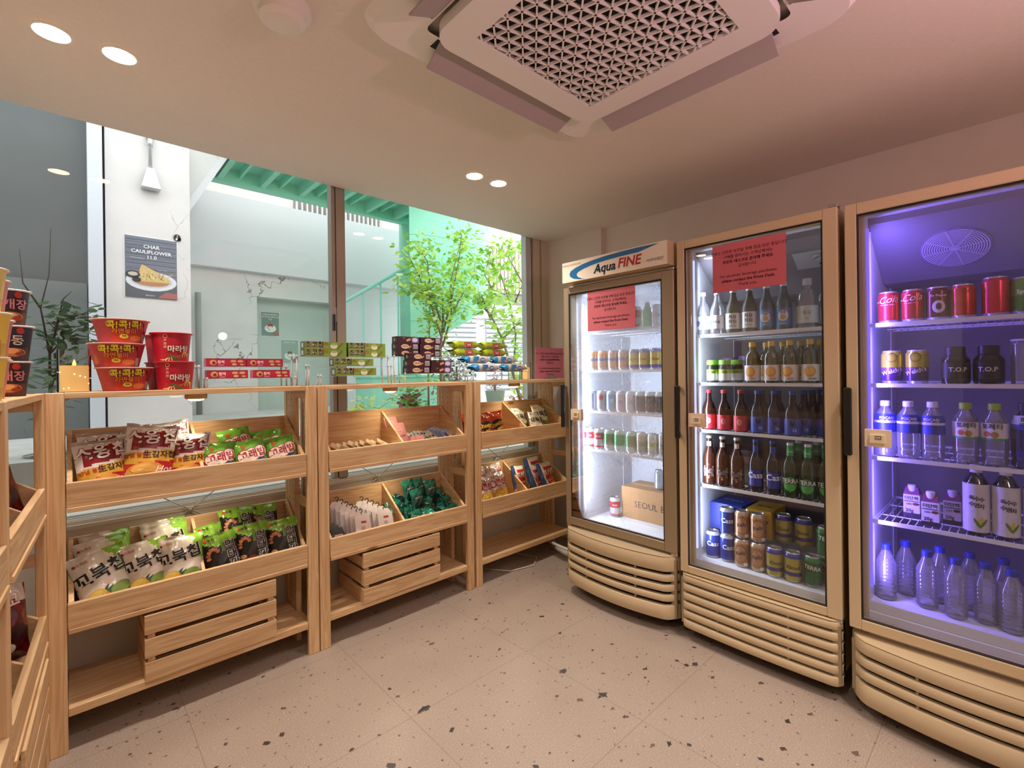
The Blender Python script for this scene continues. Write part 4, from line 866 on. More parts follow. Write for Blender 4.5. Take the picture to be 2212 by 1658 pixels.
def dgreen(m, f, L, H_):
    T(m, f, '초코칩', .034, '1c140c', (-.058, .002), 0, .035, 1, outline='e8e6c4', ow=.03); T(m, f, '쿠키', .019, 'c8641f', (-.008, .006), 0, .05, 1); T(m, f, '말차라떼', .009, 'b9cf8e', (-.004, -.009), 0, .01, 1)
    decal(m, disc(.019, .014), f, 'e4ddcc', at=(.040, -.003), lift=1); decal(m, disc(.016, .006), f, '9fbf62', at=(.040, .007), lift=2)
    for s_ in (0, 1): decal(m, rect(.034, .008, 1, 1), f, ('8a8450', '6e6a3c')[s_], at=(.074, -.002 + s_ * .004), rot=.75, lift=2 + s_)
GRN = boxmesh('green_box', .213, .0375, .058, '7f9a34', '4e6f4a', dgreen, lambda m, s: decal(m, rect(.026, .022, 1, 1), s, 'd6d2cc', lift=1))
def dbrown(v):
    def d(m, f, L, H_):
        if v:
            decal(m, disc(.026, .013, 12), f, 'd9b998', at=(-.018, 0), lift=1); T(m, f, '초코하임', .010, '4a2420', (-.018, 0), 0, .02, 2); decal(m, rect(.022, .007, 1, 1), f, 'c98a5c', at=(.012, -.003), rot=.5, lift=1.5)
            decal(m, rect(.030, .026, 1, 1), f, 'c9c4cf', at=(.050, 0), lift=1)
            for k in range(8): decal(m, rect(.0016, .020, 1, 1), f, '2a2030', at=(.038 + k * .0034, -.001), lift=2)
        else:
            decal(m, rect(.05, .034, 1, 1), f, '5a4a78', at=(.046, 0), lift=.5); decal(m, disc(.019, .013), f, 'c9b9d2', at=(.044, 0), lift=1); decal(m, rect(.028, .013, 1, 1), f, 'c98e6a', at=(.002, .0), rot=.35, lift=1); T(m, f, '하임', .008, 'b59a8e', (-.028, .009), 0, .01, 1)
    return d
sd_ = lambda m, s: (decal(m, disc(.011, .011), s, 'b9a488', lift=1), T(m, s, 'A', .012, 'b9a488', (.022, -.004), 0, 0, 1))
BRA = boxmesh('brown_box', .142, .0378, .060, '3a1a22', '33211c', dbrown(1), sd_); BRB = boxmesh('brown_box', .142, .0378, .060, '3a1a22', '33211c', dbrown(0), sd_)
def bx_(me, x, y, z, label, group, cat='box', name='snack_box', rz=0):
    o = bpy.data.objects.new(name, me); COL.objects.link(o); o.location = (x, y, z); o.rotation_euler = (0, 0, rz); return tag(o, label, cat, group)
G = 'long dark pink snack boxes'
for x, y, z, l in ((.436, 2.42, 1.3148, 'long dark pink box on the upper step, end nearer the noodle cups'), (.595, 2.42, 1.3148, 'long dark pink box on the upper step, end nearer the green boxes'), (.424, 2.34, 1.2618, 'long dark pink box on the lower step beside the red cups'), (.600, 2.34, 1.2618, 'long dark pink box on the lower step nearer the green boxes')): bx_(RED, x, y, z, l, G)
G = 'long green biscuit boxes'
for x, y, z, l in ((.852, 2.42, 1.3653, 'green box on the top step, lower one of the pile farther from the fridges'), (.852, 2.42, 1.4033, 'green box on the top step, upper one of the pile farther from the fridges'), (1.076, 2.42, 1.3653, 'green box on the top step, lower one beside the brown boxes'), (1.076, 2.42, 1.4033, 'green box on the top step, upper one beside the brown boxes'),
    (.972, 2.358, 1.3168, 'single green box alone on the middle step'), (.958, 2.300, 1.2673, 'single green box alone on the lowest step')): bx_(GRN, x, y, z, l, G)
G = 'dark brown biscuit boxes'
for me, x, y, z, l in ((BRA, 1.362, 2.42, 1.3728, 'dark brown box, bottom of the rear pile nearer the green boxes'), (BRA, 1.361, 2.42, 1.4112, 'dark brown box, middle of the rear pile nearer the green boxes'), (BRB, 1.364, 2.42, 1.4496, 'dark brown box with lilac oval topping the rear pile nearer the green boxes'),
    (BRA, 1.513, 2.42, 1.3728, 'dark brown box, bottom of the rear pile nearer the fridges'), (BRA, 1.512, 2.42, 1.4112, 'dark brown box, middle of the rear pile nearer the fridges'), (BRA, 1.518, 2.42, 1.4496, 'dark brown box topping the rear pile nearer the fridges'),
    (BRA, 1.385, 2.34, 1.2738, 'dark brown box, bottom of the front pile of three'), (BRA, 1.389, 2.34, 1.3122, 'dark brown box, middle of the front pile of three'), (BRA, 1.396, 2.34, 1.3506, 'dark brown box, top of the front pile of three'),
    (BRB, 1.535, 2.34, 1.2738, 'dark brown box with pale oval, lower of the front pair'), (BRB, 1.538, 2.34, 1.3122, 'dark brown box with pale oval, upper of the front pair')): bx_(me, x, y, z, l, G)
# flat flow packs
def flow(name, L, D, Hh, col, dec):
    m = MB(); n = 16; ring = [(D / 2 * math.copysign(abs(cos(a)) ** .55, cos(a)), Hh / 2 * math.copysign(abs(sin(a)) ** .7, sin(a))) for a in [2 * pi * j / n + .1 for j in range(n)]]
    xs = [0, .04, .09, .14, .2, .5, .8, .86, .91, .96, 1.0]; fz = [.22, .10, .55, .88, 1, 1, 1, .88, .55, .10, .22]; fy = [.98, .94, .97, 1, 1, 1, 1, 1, .97, .94, .98]; rq = random.Random(len(name) + int(1e4 * Hh))
    vs = [(L * x, D / 2 + yy * b + rq.uniform(-.0022, .0022), Hh / 2 + zz * a + rq.uniform(-.0022, .0022) + (.008 * (x < .05) if Hh > .047 else -.006 * (x > .95))) for x, a, b in zip(xs, fz, fy) for yy, zz in ring]; fs = []; cs = []
    for i in range(len(xs) - 1):
        for j in range(n): fs.append((i * n + j, i * n + (j + 1) % n, (i + 1) * n + (j + 1) % n, (i + 1) * n + j)); cs.append(col((xs[i] + xs[i + 1]) / 2, j))
    m.raw(vs, fs, 'foil', cs, True); f = flatmap((L / 2, .001, Hh / 2), (1, 0, 0), (0, 0, 1), (0, -1, 0), .0012); dec(m, f); return m.mesh(name)
FG = flow('flow_pack', .225, .075, .048, lambda x, j: 'b9c42e' if x < .2 else ('8fa328' if (j + int(x * 10)) % 5 else 'a9b53a'), lambda m, f: (decal(m, rect(.07, .036, 3, 1), f, 'a06a4a', at=(.01, 0)), decal(m, disc(.024, .014), f, 'a8324a', at=(.012, -.004), lift=1), T(m, f, '칙촉', .016, 'e9c6c0', (.012, -.004), .05, .03, 2)))
FB = flow('flow_pack', .225, .075, .046, lambda x, j: '2a86b9' if x < .22 else ('c9bdb4' if x < .88 else 'd6cec6'), lambda m, f: (decal(m, rect(.045, .034, 2, 1), f, '2a78b0', at=(-.02, .002)), decal(m, disc(.020, .015), f, '3a6ea0', at=(.032, -.003), lift=1), T(m, f, '촉촉', .014, 'dfe6ea', (.032, -.003), .05, .03, 2), decal(m, disc(.014, .006), f, 'b98a5c', at=(.0, -.010), lift=1)))
G = 'flat wrapped biscuit packs'
for me, x, y, z, l in ((FG, 1.752, 2.415, 1.3825, 'yellow green flat pack, lower one beside the brown boxes'), (FG, 1.748, 2.415, 1.4310, 'yellow green flat pack, upper one beside the brown boxes'), (FG, 1.985, 2.415, 1.3825, 'yellow green flat pack, lower one farther from the brown boxes'), (FG, 1.982, 2.415, 1.4310, 'yellow green flat pack, upper one farther from the brown boxes'),
    (FB, 1.775, 2.335, 1.3345, 'blue and cream flat pack on the middle step beside the brown boxes'), (FB, 2.005, 2.335, 1.3345, 'blue and cream flat pack on the middle step nearer the candle'), (FB, 1.782, 2.255, 1.2815, 'blue and cream flat pack on the lowest step beside the brown boxes'), (FB, 2.022, 2.255, 1.2815, 'blue and cream flat pack on the lowest step nearer the candle')): bx_(me, x, y, z, l, G, 'biscuit pack', 'biscuit_pack')

# cup noodles
def cup(name, rt, rb, h, bands, dec, rim, n=36, lidcol='c9c4bd'):
    rf = lambda z: rb + (rt - rb) * max(0, min(1, z / h)) ** 1.1
    m = MB(); prof = [(0, .001, 'print', bands[0][1]), (rb * .95, .001, 'print', bands[0][1])]
    for i in range(17):
        z = h * .97 * i / 16; c = [c for t, c in bands if t <= z / h + 1e-6][-1]; prof.append((rf(z), z, 'print', c))
    prof.append((rf(h * .97), h * .97)); m.lathe([p if len(p) > 2 else (*p, 'print', rim) for p in prof], n)
    f = cylmap(rf); dec(m, lambda x, y, l=0: f(x, y + h / 2, l)); o = m.mesh(name)
    l = MB(); R1 = rt + .004; l.lathe([(rt - .001, h * .95), (R1, h * .955), (R1 + .0008, h * .985), (R1 - .001, h)], n, mat='print', col=rim); l.lathe([(R1 - .001, h), (rt * .9, h + .0006), (0, h + .0012)], n, mat='print', col=lidcol); return o, l.mesh('rim_lid')
def cupobj(pair, x, y, z, rz, label, group, cat='cup noodles', name='noodle_cup'):
    o = bpy.data.objects.new(name, pair[0]); COL.objects.link(o); o.location = (x, y, z); o.rotation_euler = (0, 0, rz); tag(o, label, cat, group)
    l = bpy.data.objects.new('lid', pair[1]); COL.objects.link(l); l.parent = o; return o
face = lambda x, y: math.atan2(y - 0, x - 0)   # angle so that local -x faces the camera side of the room
def dbowl(m, f):
    for k in range(4): decal(m, poly([(-.13 + k * .004, -.035 + k * .0), (-.07, -.035), (-.03, .038), (-.085, .038)]), f, 'd9563f', lift=.3) if k == 0 else None
    decal(m, rect(.10, .034, 8, 1), f, 'c43a28', at=(.01, -.023), lift=.4)
    decal(m, poly([(-.005, -.02), (.072, -.02), (.066, .03), (.045, .036), (.03, .018), (.012, .012)]), f, '2a1512', lift=.6)
    T(m, f, '콕!콕!콕!', .031, 'f2df3c', (-.004, .020), .02, .06, 2, outline='1c120c', ow=.04); T(m, f, '라면볶이', .020, 'f08a2e', (-.004, -.003), .0, .04, 2, outline='50160e', ow=.03)
    decal(m, disc(.030, .014), f, 'c9552f', at=(.032, -.028), lift=1); decal(m, disc(.022, .009), f, 'e07a3c', at=(.034, -.026), lift=2); decal(m, disc(.013, .008), f, 'e9d43a', at=(-.004, -.020), lift=2); T(m, f, '콕콕', .007, '2a1a0c', (-.004, -.020), 0, .02, 3)
    decal(m, ringshape(.006, .008, 16), f, 'e6b0a0', at=(-.052, .028), lift=1); decal(m, rect(.016, .030, 2, 1), f, 'a9a09a', at=(.066, -.025), lift=2.5)
BOWL = cup('ramen_bowl', .084, .064, .0870, [(0, 'a8343e'), (.1, 'b03640')], dbowl, 'd9a49a', lidcol='d9b8ae')
G = 'red noodle bowls'
for k, (dx, dz, rz) in enumerate([(.010, .0, .03), (-.012, .0882, -.10), (.0, .1764, .06)]):
    cupobj(BOWL, .142 + dx, 2.300, TOP + dz, face(.14, 2.30) + .12 + rz, ['red noodle bowl at the bottom of the stack of three', 'red noodle bowl in the middle of the stack of three', 'red noodle bowl on top of the stack of three'][k], G)
def dmala(m, f):
    decal(m, poly([(-.045, -.055), (.055, -.055), (.058, -.035), (.045, -.020), (.01, -.018), (-.03, -.030)]), f, 'd9964f', lift=.8)
    for k in range(14): decal(m, rect(.022, .003, 3, 1), f, ('e9c076', 'b5652e', 'f0d59a')[k % 3], at=(-.035 + .09 * ((k * 37) % 14) / 14, -.050 + .026 * ((k * 23) % 14) / 14), rot=k * .9, lift=1.4)
    for x, y in ((.0, -.042), (.014, -.05), (-.014, -.036)): decal(m, disc(.009, .005), f, '47662f', at=(x, y), rot=.5, lift=2)
    T(m, f, '마라탕', .027, 'f6e6da', (.014, -.010), .0, .04, 2.5, outline='5e1114', ow=.05)
    for i, ch in enumerate('海底撈'): T(m, f, ch, .011, 'e8b39c', (-.030, .024 - i * .013), 0, .01, 1)
    decal(m, ringshape(.006, .0078, 16), f, 'e8b39c', at=(-.030, .040), lift=1)
MALA = cup('mala_cup', .066, .056, .110, [(0, 'b5152c')], dmala, 'c41f38', lidcol='c41f38')
G = 'red soup cups'
for x, y, dz, rz, l in ((.305, 2.292, 0, .1, 'red soup cup at the bottom of the front pair'), (.295, 2.292, .1112, .16, 'red soup cup on top of the front pair'), (.292, 2.432, 0, .3, 'red soup cup at the bottom, behind the front pair'), (.290, 2.432, .1112, .3, 'red soup cup on top, behind the front pair')): cupobj(MALA, x, y, TOP + dz, face(x, y) + rz, l, G)
def dtall(bg, word, wc, oc, body, extra=None):
    def d(m, f):
        decal(m, rect(.080, .034, 8, 1), f, body, at=(.004, -.030), lift=.5); decal(m, disc(.028, .012), f, 'd98a4a', at=(.006, -.026), lift=1); decal(m, disc(.018, .008), f, 'f0c080', at=(.0, -.022), lift=2); decal(m, disc(.010, .006), f, 'a8452a', at=(.02, -.03), lift=2)
        T(m, f, word, .030, wc, (.002, .006), 0, .05, 2.5, outline=oc, ow=.05); decal(m, disc(.009), f, 'c23a2e', at=(.022, .034), lift=1); decal(m, rect(.012, .05, 2, 1), f, 'e6ddd2', at=(-.05, .0), lift=1)
        for k in range(8): decal(m, rect(.010, .0012, 1, 1), f, '4a4040', at=(-.05, .018 - k * .005), lift=2)
        if extra: extra(m, f)
    return d
YEL = cup('yellow_cup', .047, .036, .0985, [(0, 'd9b53a'), (.30, 'ecca45')], dtall('', '참깨', '17130f', 'f2e6b0', 'c9914a'), 'f0e6c8'); YE2 = cup('yellow_cup', .047, .036, .0985, [(0, 'd9b54a'), (.3, 'e9cf6a')], lambda m, f: (decal(m, rect(.040, .066, 5, 2), f, '2b1a12', at=(.0, .0), lift=1), T(m, f, '컵누들', .017, 'e9d8a8', (0, .018), 0, .03, 2), T(m, f, '매운', .015, 'd9503a', (0, -.008), 0, .03, 2), decal(m, rect(.05, .008, 5, 1), f, 'b0502e', at=(0, .042), lift=1)), 'f0e6c8')
PNK = cup('pink_cup', .047, .036, .0985, [(0, 'd98a6a'), (.3, 'd97f86')], dtall('', '로제', 'a8303a', 'f4dcd8', 'd9956a'), 'f0ded6'); DRK = cup('dark_cup', .047, .036, .0985, [(0, '2a1a24'), (.4, '33202c')], dtall('', '육개장', 'd9909c', '3a1020', '6a3a30'), 'e3dcd6')
NVY = cup('navy_cup', .047, .036, .0985, [(0, '1f1a26'), (.4, '20253a')], dtall('', '우동', 'e6e0d2', '20253a', '4a3a34'), 'e3dcd6')
lv = ['at the bottom of its stack', 'in the middle of its stack', 'on top of its stack']
for nm, x, y, seq, G in (('yellow', -.150, 1.585, (YEL, YEL, YE2), 'yellow tall noodle cups'), ('pink', -.158, 1.765, (PNK, PNK, PNK), 'pink tall noodle cups'), ('dark', -.128, 1.950, (DRK, NVY, DRK), 'dark tall noodle cups')):
    for k, pr_ in enumerate(seq): cupobj(pr_, x + (.006 if k == 1 else 0), y, TOP + k * .1000, face(x, y) + .1 + k * .07 - (.45 if nm != 'dark' else .2), '%s tall noodle cup %s on the angled rack' % (nm, lv[k]), G)

# LED candles in glass
def candle(x, y, r_, h, hw, label, fairy=True):
    c = tag(empty('glass_candle', (x, y, TOP)), label, 'candle', 'candles in glass cylinders')
    m = MB(); m.lathe([(0, .001), (r_, .001), (r_, h), (r_ - .002, h), (r_ - .002, .004)], 32, mat='candle_glass'); m.build('glass_cylinder', c)
    m = MB(); m.lathe([(0, .004), (r_ - .003, .004), (r_ - .003, hw), (r_ - .010, hw - .002), (0, hw - .006)], 28, mat='wax'); m.build('wax_body', c)
    m = MB(); m.lathe([(0, 0), (.004, .003), (.0055, .009), (.003, .018), (0, .026)], 12, (0, 0, hw - .003), 'flame'); m.build('flame', c)
    if fairy:
        rr = random.Random(2)
        for k in range(9):
            a = pi * 1.5 + (k - 4) * .35; z = rr.uniform(.01, hw - .02); m = MB(); m.lathe([(0, -.002), (.0018, 0), (0, .002)], 6, ((r_ - .003) * cos(a), (r_ - .003) * sin(a), z), 'fairy'); m.build('fairy_light', c)
        m = MB(); m.tube([((r_ - .0035) * cos(t * .5), (r_ - .0035) * sin(t * .5), .01 + (hw - .02) * t / 50) for t in range(51)], .0004, 'dark_gap', 4); m.build('fairy_wire', c)
candle(.012, 2.300, .046, .150, .094, 'amber candle in a clear glass cylinder with tiny lights, beside the noodle bowls')
candle(2.365, 2.400, .036, .118, .085, 'yellow candle in a glass cylinder beside the pink sign', False)
# pink acrylic sign and its stand
KO = ['주류는 안전한 보관을 위해 잠금 보관 중입니다.', '구매를 원하시는 고객님께서는', '프런트 데스크로 문의해 주세요.', '감사합니다.']
EN = ['For alcoholic beverage purchases,', 'please contact the Front Desk.', 'Thank you.']
def notice(m, f, wd, ht, col):
    for i, t in enumerate(KO): T(m, f, t, wd * .054, '2a1418', (0, ht * (.32 - i * .105)), 0, .02 if i == 2 else .0, .5, mat='paper')
    for i, t in enumerate(EN): T(m, f, t, wd * .058, '2a1418', (0, ht * (-.18 - i * .10)), 0, .02 if i == 1 else .0, .5, mat='paper')
m = MB(); m.box(-.148, .148, 0, .003, .004, .225, 'gloss', 'd97b98'); f = flatmap((0, 0, .115), (1, 0, 0), (0, 0, 1), (0, -1, 0), .0005); notice(m, f, .296, .21, 0)
s = m.build('pink_sign', None, (2.545, 2.33, TOP)); s.rotation_euler = (0, 0, .0); tag(s, 'pink acrylic sign with a Korean and English notice about alcoholic drinks', 'sign')
m = MB(); m.box(-.05, .05, -.012, .02, 0, .004, 'acrylic'); m.box(-.05, .05, -.014, -.012, 0, .02, 'acrylic'); o = m.build('sign_foot', s)

# ------------------------------------------------------------------ packs in the middle rack
r = random.Random(31)
def card(name, wd, ht, col, dec=None, th=.004):
    m = MB(); m.box(-wd / 2, wd / 2, -ht / 2, ht / 2, -th / 2, th / 2, 'print', col)
    if dec: dec(m, flatmap((0, 0, th / 2), (1, 0, 0), (0, 1, 0), (0, 0, 1), .0005))
    return m.mesh(name)
def lay(me, x, y, z, lean, yaw, roll, label, group, name, cat):
    o = bpy.data.objects.new(name, me); COL.objects.link(o); M = Matrix.Rotation(yaw, 4, 'Z') @ Matrix.Rotation(pi / 2 - lean, 4, 'X') @ Matrix.Rotation(roll, 4, 'Z'); o.rotation_euler = M.to_euler(); o.location = (x, y, z); return tag(o, label, cat, group)
SACH = card('sachet', .080, .105, 'f4dfbd', lambda m, f: (decal(m, rect(.05, .02, 1, 1), f, 'e2c294', at=(0, .02)), decal(m, rect(.07, .002, 1, 1), f, 'b98d62', at=(0, -.046))))
for i in range(11):
    lay(SACH, .925 + i * .031, 2.325 + .012 * (i % 2), .893 + .004 * (i % 3), 1.05, .95, .15 + .05 * sin(i * 2.0), 'flat beige sachet, %s from the stile in the fanned row' % ords[i], 'flat beige sachets fanned in a tray', 'sachet', 'sachet')
PINKB = card('pink_pack', .082, .150, 'eaa0a4', lambda m, f: (decal(m, ringshape(.018, .021), f, 'f6d3b8', at=(0, .030)), T(m, f, '보습팩', .012, 'f6e3c8', (0, .030), 0, .02, 1), T(m, f, '마스크팩', .011, '5a3038', (.006, -.008), 0, .03, 1), decal(m, rect(.07, .002, 1, 1), f, 'd9808a', at=(0, -.05))), .010)
lay(PINKB, 1.322, 2.405, .960, .45, .15, .02, 'tall pink flat pack leaning beside the tray divider', 'pink flat packs', 'pink_pack', 'pack')
lay(PINKB, 1.350, 2.372, .930, .55, .1, -.02, 'pink flat pack tucked behind the tall leaning one', 'pink flat packs', 'pink_pack', 'pack')
PS = card('pink_pack', .085, .060, 'e98f88', lambda m, f: (decal(m, ringshape(.010, .013), f, 'f4d9c0', at=(.0, -.012)), decal(m, disc(.003), f, '8a3a40', at=(-.01, .018))), .014)
lay(PS, 1.390, 2.262, .900, .35, .08, .03, 'small salmon pink pack lying in front against the front board', 'pink flat packs', 'pink_pack', 'pack')
STK = [card('stick_pack', .028, .085, c, lambda m, f, c2=c2: (decal(m, rect(.024, .012, 1, 1), f, c2, at=(0, .012)), decal(m, rect(.024, .008, 1, 1), f, c2, at=(0, -.018))), .006) for c, c2 in (('cfd2d0', '4a4c4e'), ('d9cdb4', '5a5048'), ('b5c6cc', '3a5460'))]
for i in range(15):
    lay(STK[i % 3], 1.425 + (i % 8) * .021 + r.uniform(-.004, .004), 2.36 - (i // 8) * .055, .912 + r.uniform(0, .012) - (i // 8) * .012, 1.0, .25, .6 + r.uniform(-.1, .1), 'grey striped stick pack, %s along the %s row' % (ords[i % 8], ['rear', 'front'][i // 8]), 'grey striped stick packs', 'stick_pack', 'stick pack')
BLU = card('blue_pack', .070, .090, '8fa3cf', lambda m, f: (decal(m, disc(.024), f, '36559c', at=(.002, -.004)), decal(m, ringshape(.008, .012, 16), f, 'cfd9ee', at=(.01, .004), lift=1), decal(m, rect(.05, .01, 1, 1), f, 'cdd5e8', at=(0, .034))), .006)
for i in range(4): lay(BLU, 1.585 + i * .012, 2.37 - i * .022, .922 - i * .004, .85, .25 - i * .05, .15, 'light blue flat pack, %s from the rear of its overlapping row' % ords[i], 'light blue flat packs', 'blue_pack', 'pack')
WHP = card('white_pack', .070, .075, 'd6c4b8', lambda m, f: (T(m, f, '피부약', .016, '5a3c34', (.0, .0), 0, .03), decal(m, rect(.05, .003, 1, 1), f, '8a6a5c', at=(0, -.02))), .008)
for i in range(3): lay(WHP, 1.640 + i * .010, 2.345 - i * .022, .905, .8, .2, .1, 'beige lettered flat pack, %s from the rear next to the side board' % ords[i], 'beige lettered flat packs', 'beige_pack', 'pack')
# hanging packs with hooks (socks, combs)
def hookpack(name, col, inner, seed):
    m = MB(); m.box(-.045, .045, -.065, .050, -.006, .006, 'print', col); m.prism([(-.045, .050, -.001), (.045, .050, -.001), (.030, .072, -.001), (-.030, .072, -.001)], (0, 0, .002), 'print', col)
    f = flatmap((0, 0, .006), (1, 0, 0), (0, 1, 0), (0, 0, 1), .0006); decal(m, rect(.030, .010, 1, 1), f, 'c23a44', at=(.005, .028)); decal(m, rect(.020, .016, 1, 1), f, inner, at=(0, .0), lift=1); decal(m, rect(.080, .002, 1, 1), f, 'c9b9b4', at=(0, -.03))
    for s_ in (-1, 1): m.prism([(s_ * .045, -.066, .0), (s_ * .054, -.070, .0), (s_ * .054, .062, .0), (s_ * .045, .052, .0)], (0, 0, .0006), 'acrylic')
    a = m.mesh(name)
    h = MB(); h.tube([(0, .066, 0), (0, .078, 0)] + [(.009 * sin(t), .086 - .009 * cos(t), 0) for t in [pi * .12 * k for k in range(1, 13)]], .0022, 'black_plastic', 6); return a, h.mesh('hook')
HP = [hookpack('hook_pack', 'f8ecec', 'd6bfbd', 1), hookpack('hook_pack', 'faf5f7', 'c2cbe0', 2)]
def hp(v, x, y, z, lean, yaw, roll, label):
    o = lay(HP[v][0], x, y, z, lean, yaw, roll, label, 'clear packs with black hooks', 'hook_pack', 'pack'); h = bpy.data.objects.new('hook', HP[v][1]); COL.objects.link(h); h.parent = o
for i in range(6): hp(0, 1.010 + i * .014, 2.415 - i * .026, .545 - i * .010, .35, .2, -.12, 'pale pink sock pack with black hook, %s from the rear of its row' % ords[i])
for i in range(5): hp(1, 1.135 + i * .018, 2.385 - i * .024, .530 - i * .009, .40, .15, -.1, 'pale blue and pink pack beside the divider, %s from the rear of its row' % ords[i])
BP = card('black_pack', .07, .10, '2a2528', lambda m, f: (decal(m, rect(.045, .05, 1, 1), f, 'd9cfd2', at=(0, -.01)), decal(m, rect(.04, .008, 1, 1), f, 'b8424e', at=(0, .006), lift=1)), .008)
for i in range(4): lay(BP, .915 + i * .012, 2.335 - i * .022, .505 - i * .008, .7, .3, -.1, 'black and white pack by the stile, %s from the rear' % ords[i], 'black and white flat packs', 'black_pack', 'pack')

# ================================================================== glass door fridges
def plan(y0, y1, xf, bul, xr, rc, n=26):
    "outline of a bulged front cover in plan, from the far (y1) side to the near (y0) side"
    pts = []; W = (y1 - y0) / 2; c = (y0 + y1) / 2
    for i in range(n + 1):
        t = -1 + 2 * i / n; t = math.copysign(1 - (1 - abs(t)) ** 1.6, t)
        x = xf - bul * (1 - t * t) + (xr - xf) * max(0, (abs(t) - (1 - rc)) / rc) ** 2.2
        pts.append((x, c - t * W))
    return pts
def band(m, pts, z0, z1, th, mat, rnd_=.004):
    n = len(pts); vs = []
    for (x, y) in pts: vs += [(x + th, y, z0), (x + rnd_, y, z0), (x, y, z0 + rnd_), (x, y, z1 - rnd_), (x + rnd_, y, z1), (x + th, y, z1)]
    m.raw(vs, [(i * 6 + j, i * 6 + j + 1, i * 6 + 7 + j, i * 6 + 6 + j) for i in range(n - 1) for j in range(5)], mat, None, True)
def fridge(name, y0, y1, ztop, dz0, dz1, gl, shelves, zf, bands, pl, label, led, lightcol, lp, framemat, mist, sign=False, evap=True):
    bk = 'liner' if sign else 'liner_back_dim'
    XF = 2.13; D1 = 2.78
    fr = tag(empty(name, (XF, (y0 + y1) / 2, 0)), label, 'fridge', 'glass door drinks fridges'); L = lambda X: X - XF
    cy = (y0 + y1) / 2; a, b = y0 - cy + .006, y1 - cy - .006; B = L(2.172); E_ = L(D1)
    m = MB(); t = .045
    m.box(B, E_, a, a + t, zf - .26 if zf > .5 else .085, ztop, 'fridge_body'); m.box(B, E_, b - t, b, .085, ztop, 'fridge_body')
    m.box(B, E_, a + t, b - t, ztop - .05, ztop, 'fridge_body'); m.box(E_ - .03, E_, a + t, b - t, .085, ztop - .05, 'fridge_body'); m.box(B + .02, E_ - .03, a + t, b - t, .085, zf - .035, 'dark_gap'); m.box(B - .0, B + .02, a + t, b - t, .085, zf - .035, 'liner')
    m.build('cabinet', fr, bevel=.003)
    m = MB(); i0, i1 = a + t + .0005, b - t - .0005; zt = ztop - .051
    m.box(B + .004, E_ - .031, i0, i1, zf - .034, zf, 'liner'); m.box(E_ - .045, E_ - .031, i0, i1, zf, zt, bk); m.box(B + .004, E_ - .045, i0, i0 + .006, zf, zt, 'liner'); m.box(B + .004, E_ - .045, i1 - .006, i1, zf, zt, 'liner'); m.box(B + .004, E_ - .045, i0 + .006, i1 - .006, zt - .006, zt, 'liner')
    for k in range(7): m.box(L(2.25) + k * .06, L(2.28) + k * .06, i0 + .02, i1 - .02, zf, zf + .002, 'liner')
    m.build('inner_liner', fr)
    for z in shelves:
        m = MB(); s0, s1 = i0 + .010, i1 - .010; X0, X1 = L(2.205), L(2.66)
        m.box(X0 - .004, X0 + .002, s0, s1, z - .014, z, 'wire_white'); m.box(X1, X1 + .005, s0, s1, z - .008, z, 'wire_white')
        for y in (s0, s1 - .005): m.box(X0, X1, y, y + .005, z - .010, z - .001, 'wire_white')
        nw = int((s1 - s0) / .022)
        for k in range(nw): yy = s0 + (k + .5) * (s1 - s0) / nw; m.tube([(X0, yy, z - .003), (X1, yy, z - .003)], .0017, 'wire_white', 5, cap=False)
        for X in (X0 + .12, X0 + .30): m.box(X, X + .004, s0, s1, z - .009, z - .005, 'wire_white')
        m.build('wire_shelf', fr)
    # vertical shelf rails
    m = MB()
    for y in (i0 + .006, i1 - .010):
        for X in (L(2.235), L(2.63)): m.box(X, X + .012, y, y + .004, zf + .04, zt - .05, 'wire_white')
    m.build('shelf_rail', fr)
    if evap:
        m = MB(); x0 = L(2.215); pr_ = [(x0, zt - .007), (x0, zt - .03), (x0 + .28, zt - .22), (E_ - .046, zt - .22), (E_ - .046, zt - .007)]
        m.prism([(x, i0 + .007, z) for x, z in pr_], (0, i1 - i0 - .014, 0), 'liner_grey'); m.build('evaporator_cover', fr)
        n_ = Vector((-.19, 0, -.28)).normalized(); ax = Vector((0, -1, 0)); ay = Vector((-.28, 0, .19)).normalized()
        if evap == 'fan':
            c = Vector((x0 + .15, .245 - cy - .08, zt - .03 - .19 * .15 / .28)); m = MB(); f = flatmap(c, ax, ay, n_, .001)
            decal(m, disc(.098, n=32), f, '9b8fa8', lift=0)
            for k in range(12): decal(m, ringshape(.014 + k * .0068, .0172 + k * .0068, 32), f, 'd6cfe6', lift=6)
            decal(m, disc(.016), f, 'c4bcd6', lift=7)
            for k in range(4): decal(m, rect(.185, .003, 2, 1), f, 'd6cfe6', rot=k * pi / 4 + .2, lift=8)
            m.build('fan_grille', fr)
        else:
            c = Vector((x0 + .11, .60 - cy, zt - .03 - .19 * .11 / .28)); m = MB(); f = flatmap(c, ax, ay, n_, .001)
            decal(m, rect(.15, .10, 1, 1), f, 'c9cdd2'); decal(m, disc(.024), f, 'b4b8bd', at=(.01, .012), lift=1); decal(m, disc(.019), f, 'd9dce0', at=(.01, .012), lift=3); decal(m, rect(.03, .006, 1, 1), f, '8b8f94', at=(.01, .012), rot=.5, lift=5)
            decal(m, rect(.034, .014, 1, 1), f, '5a1a1e', at=(.03, -.03), lift=1); decal(m, rect(.016, .009, 1, 1), f, 'a03038', at=(.034, -.03), lift=2)
            m.build('thermostat', fr)
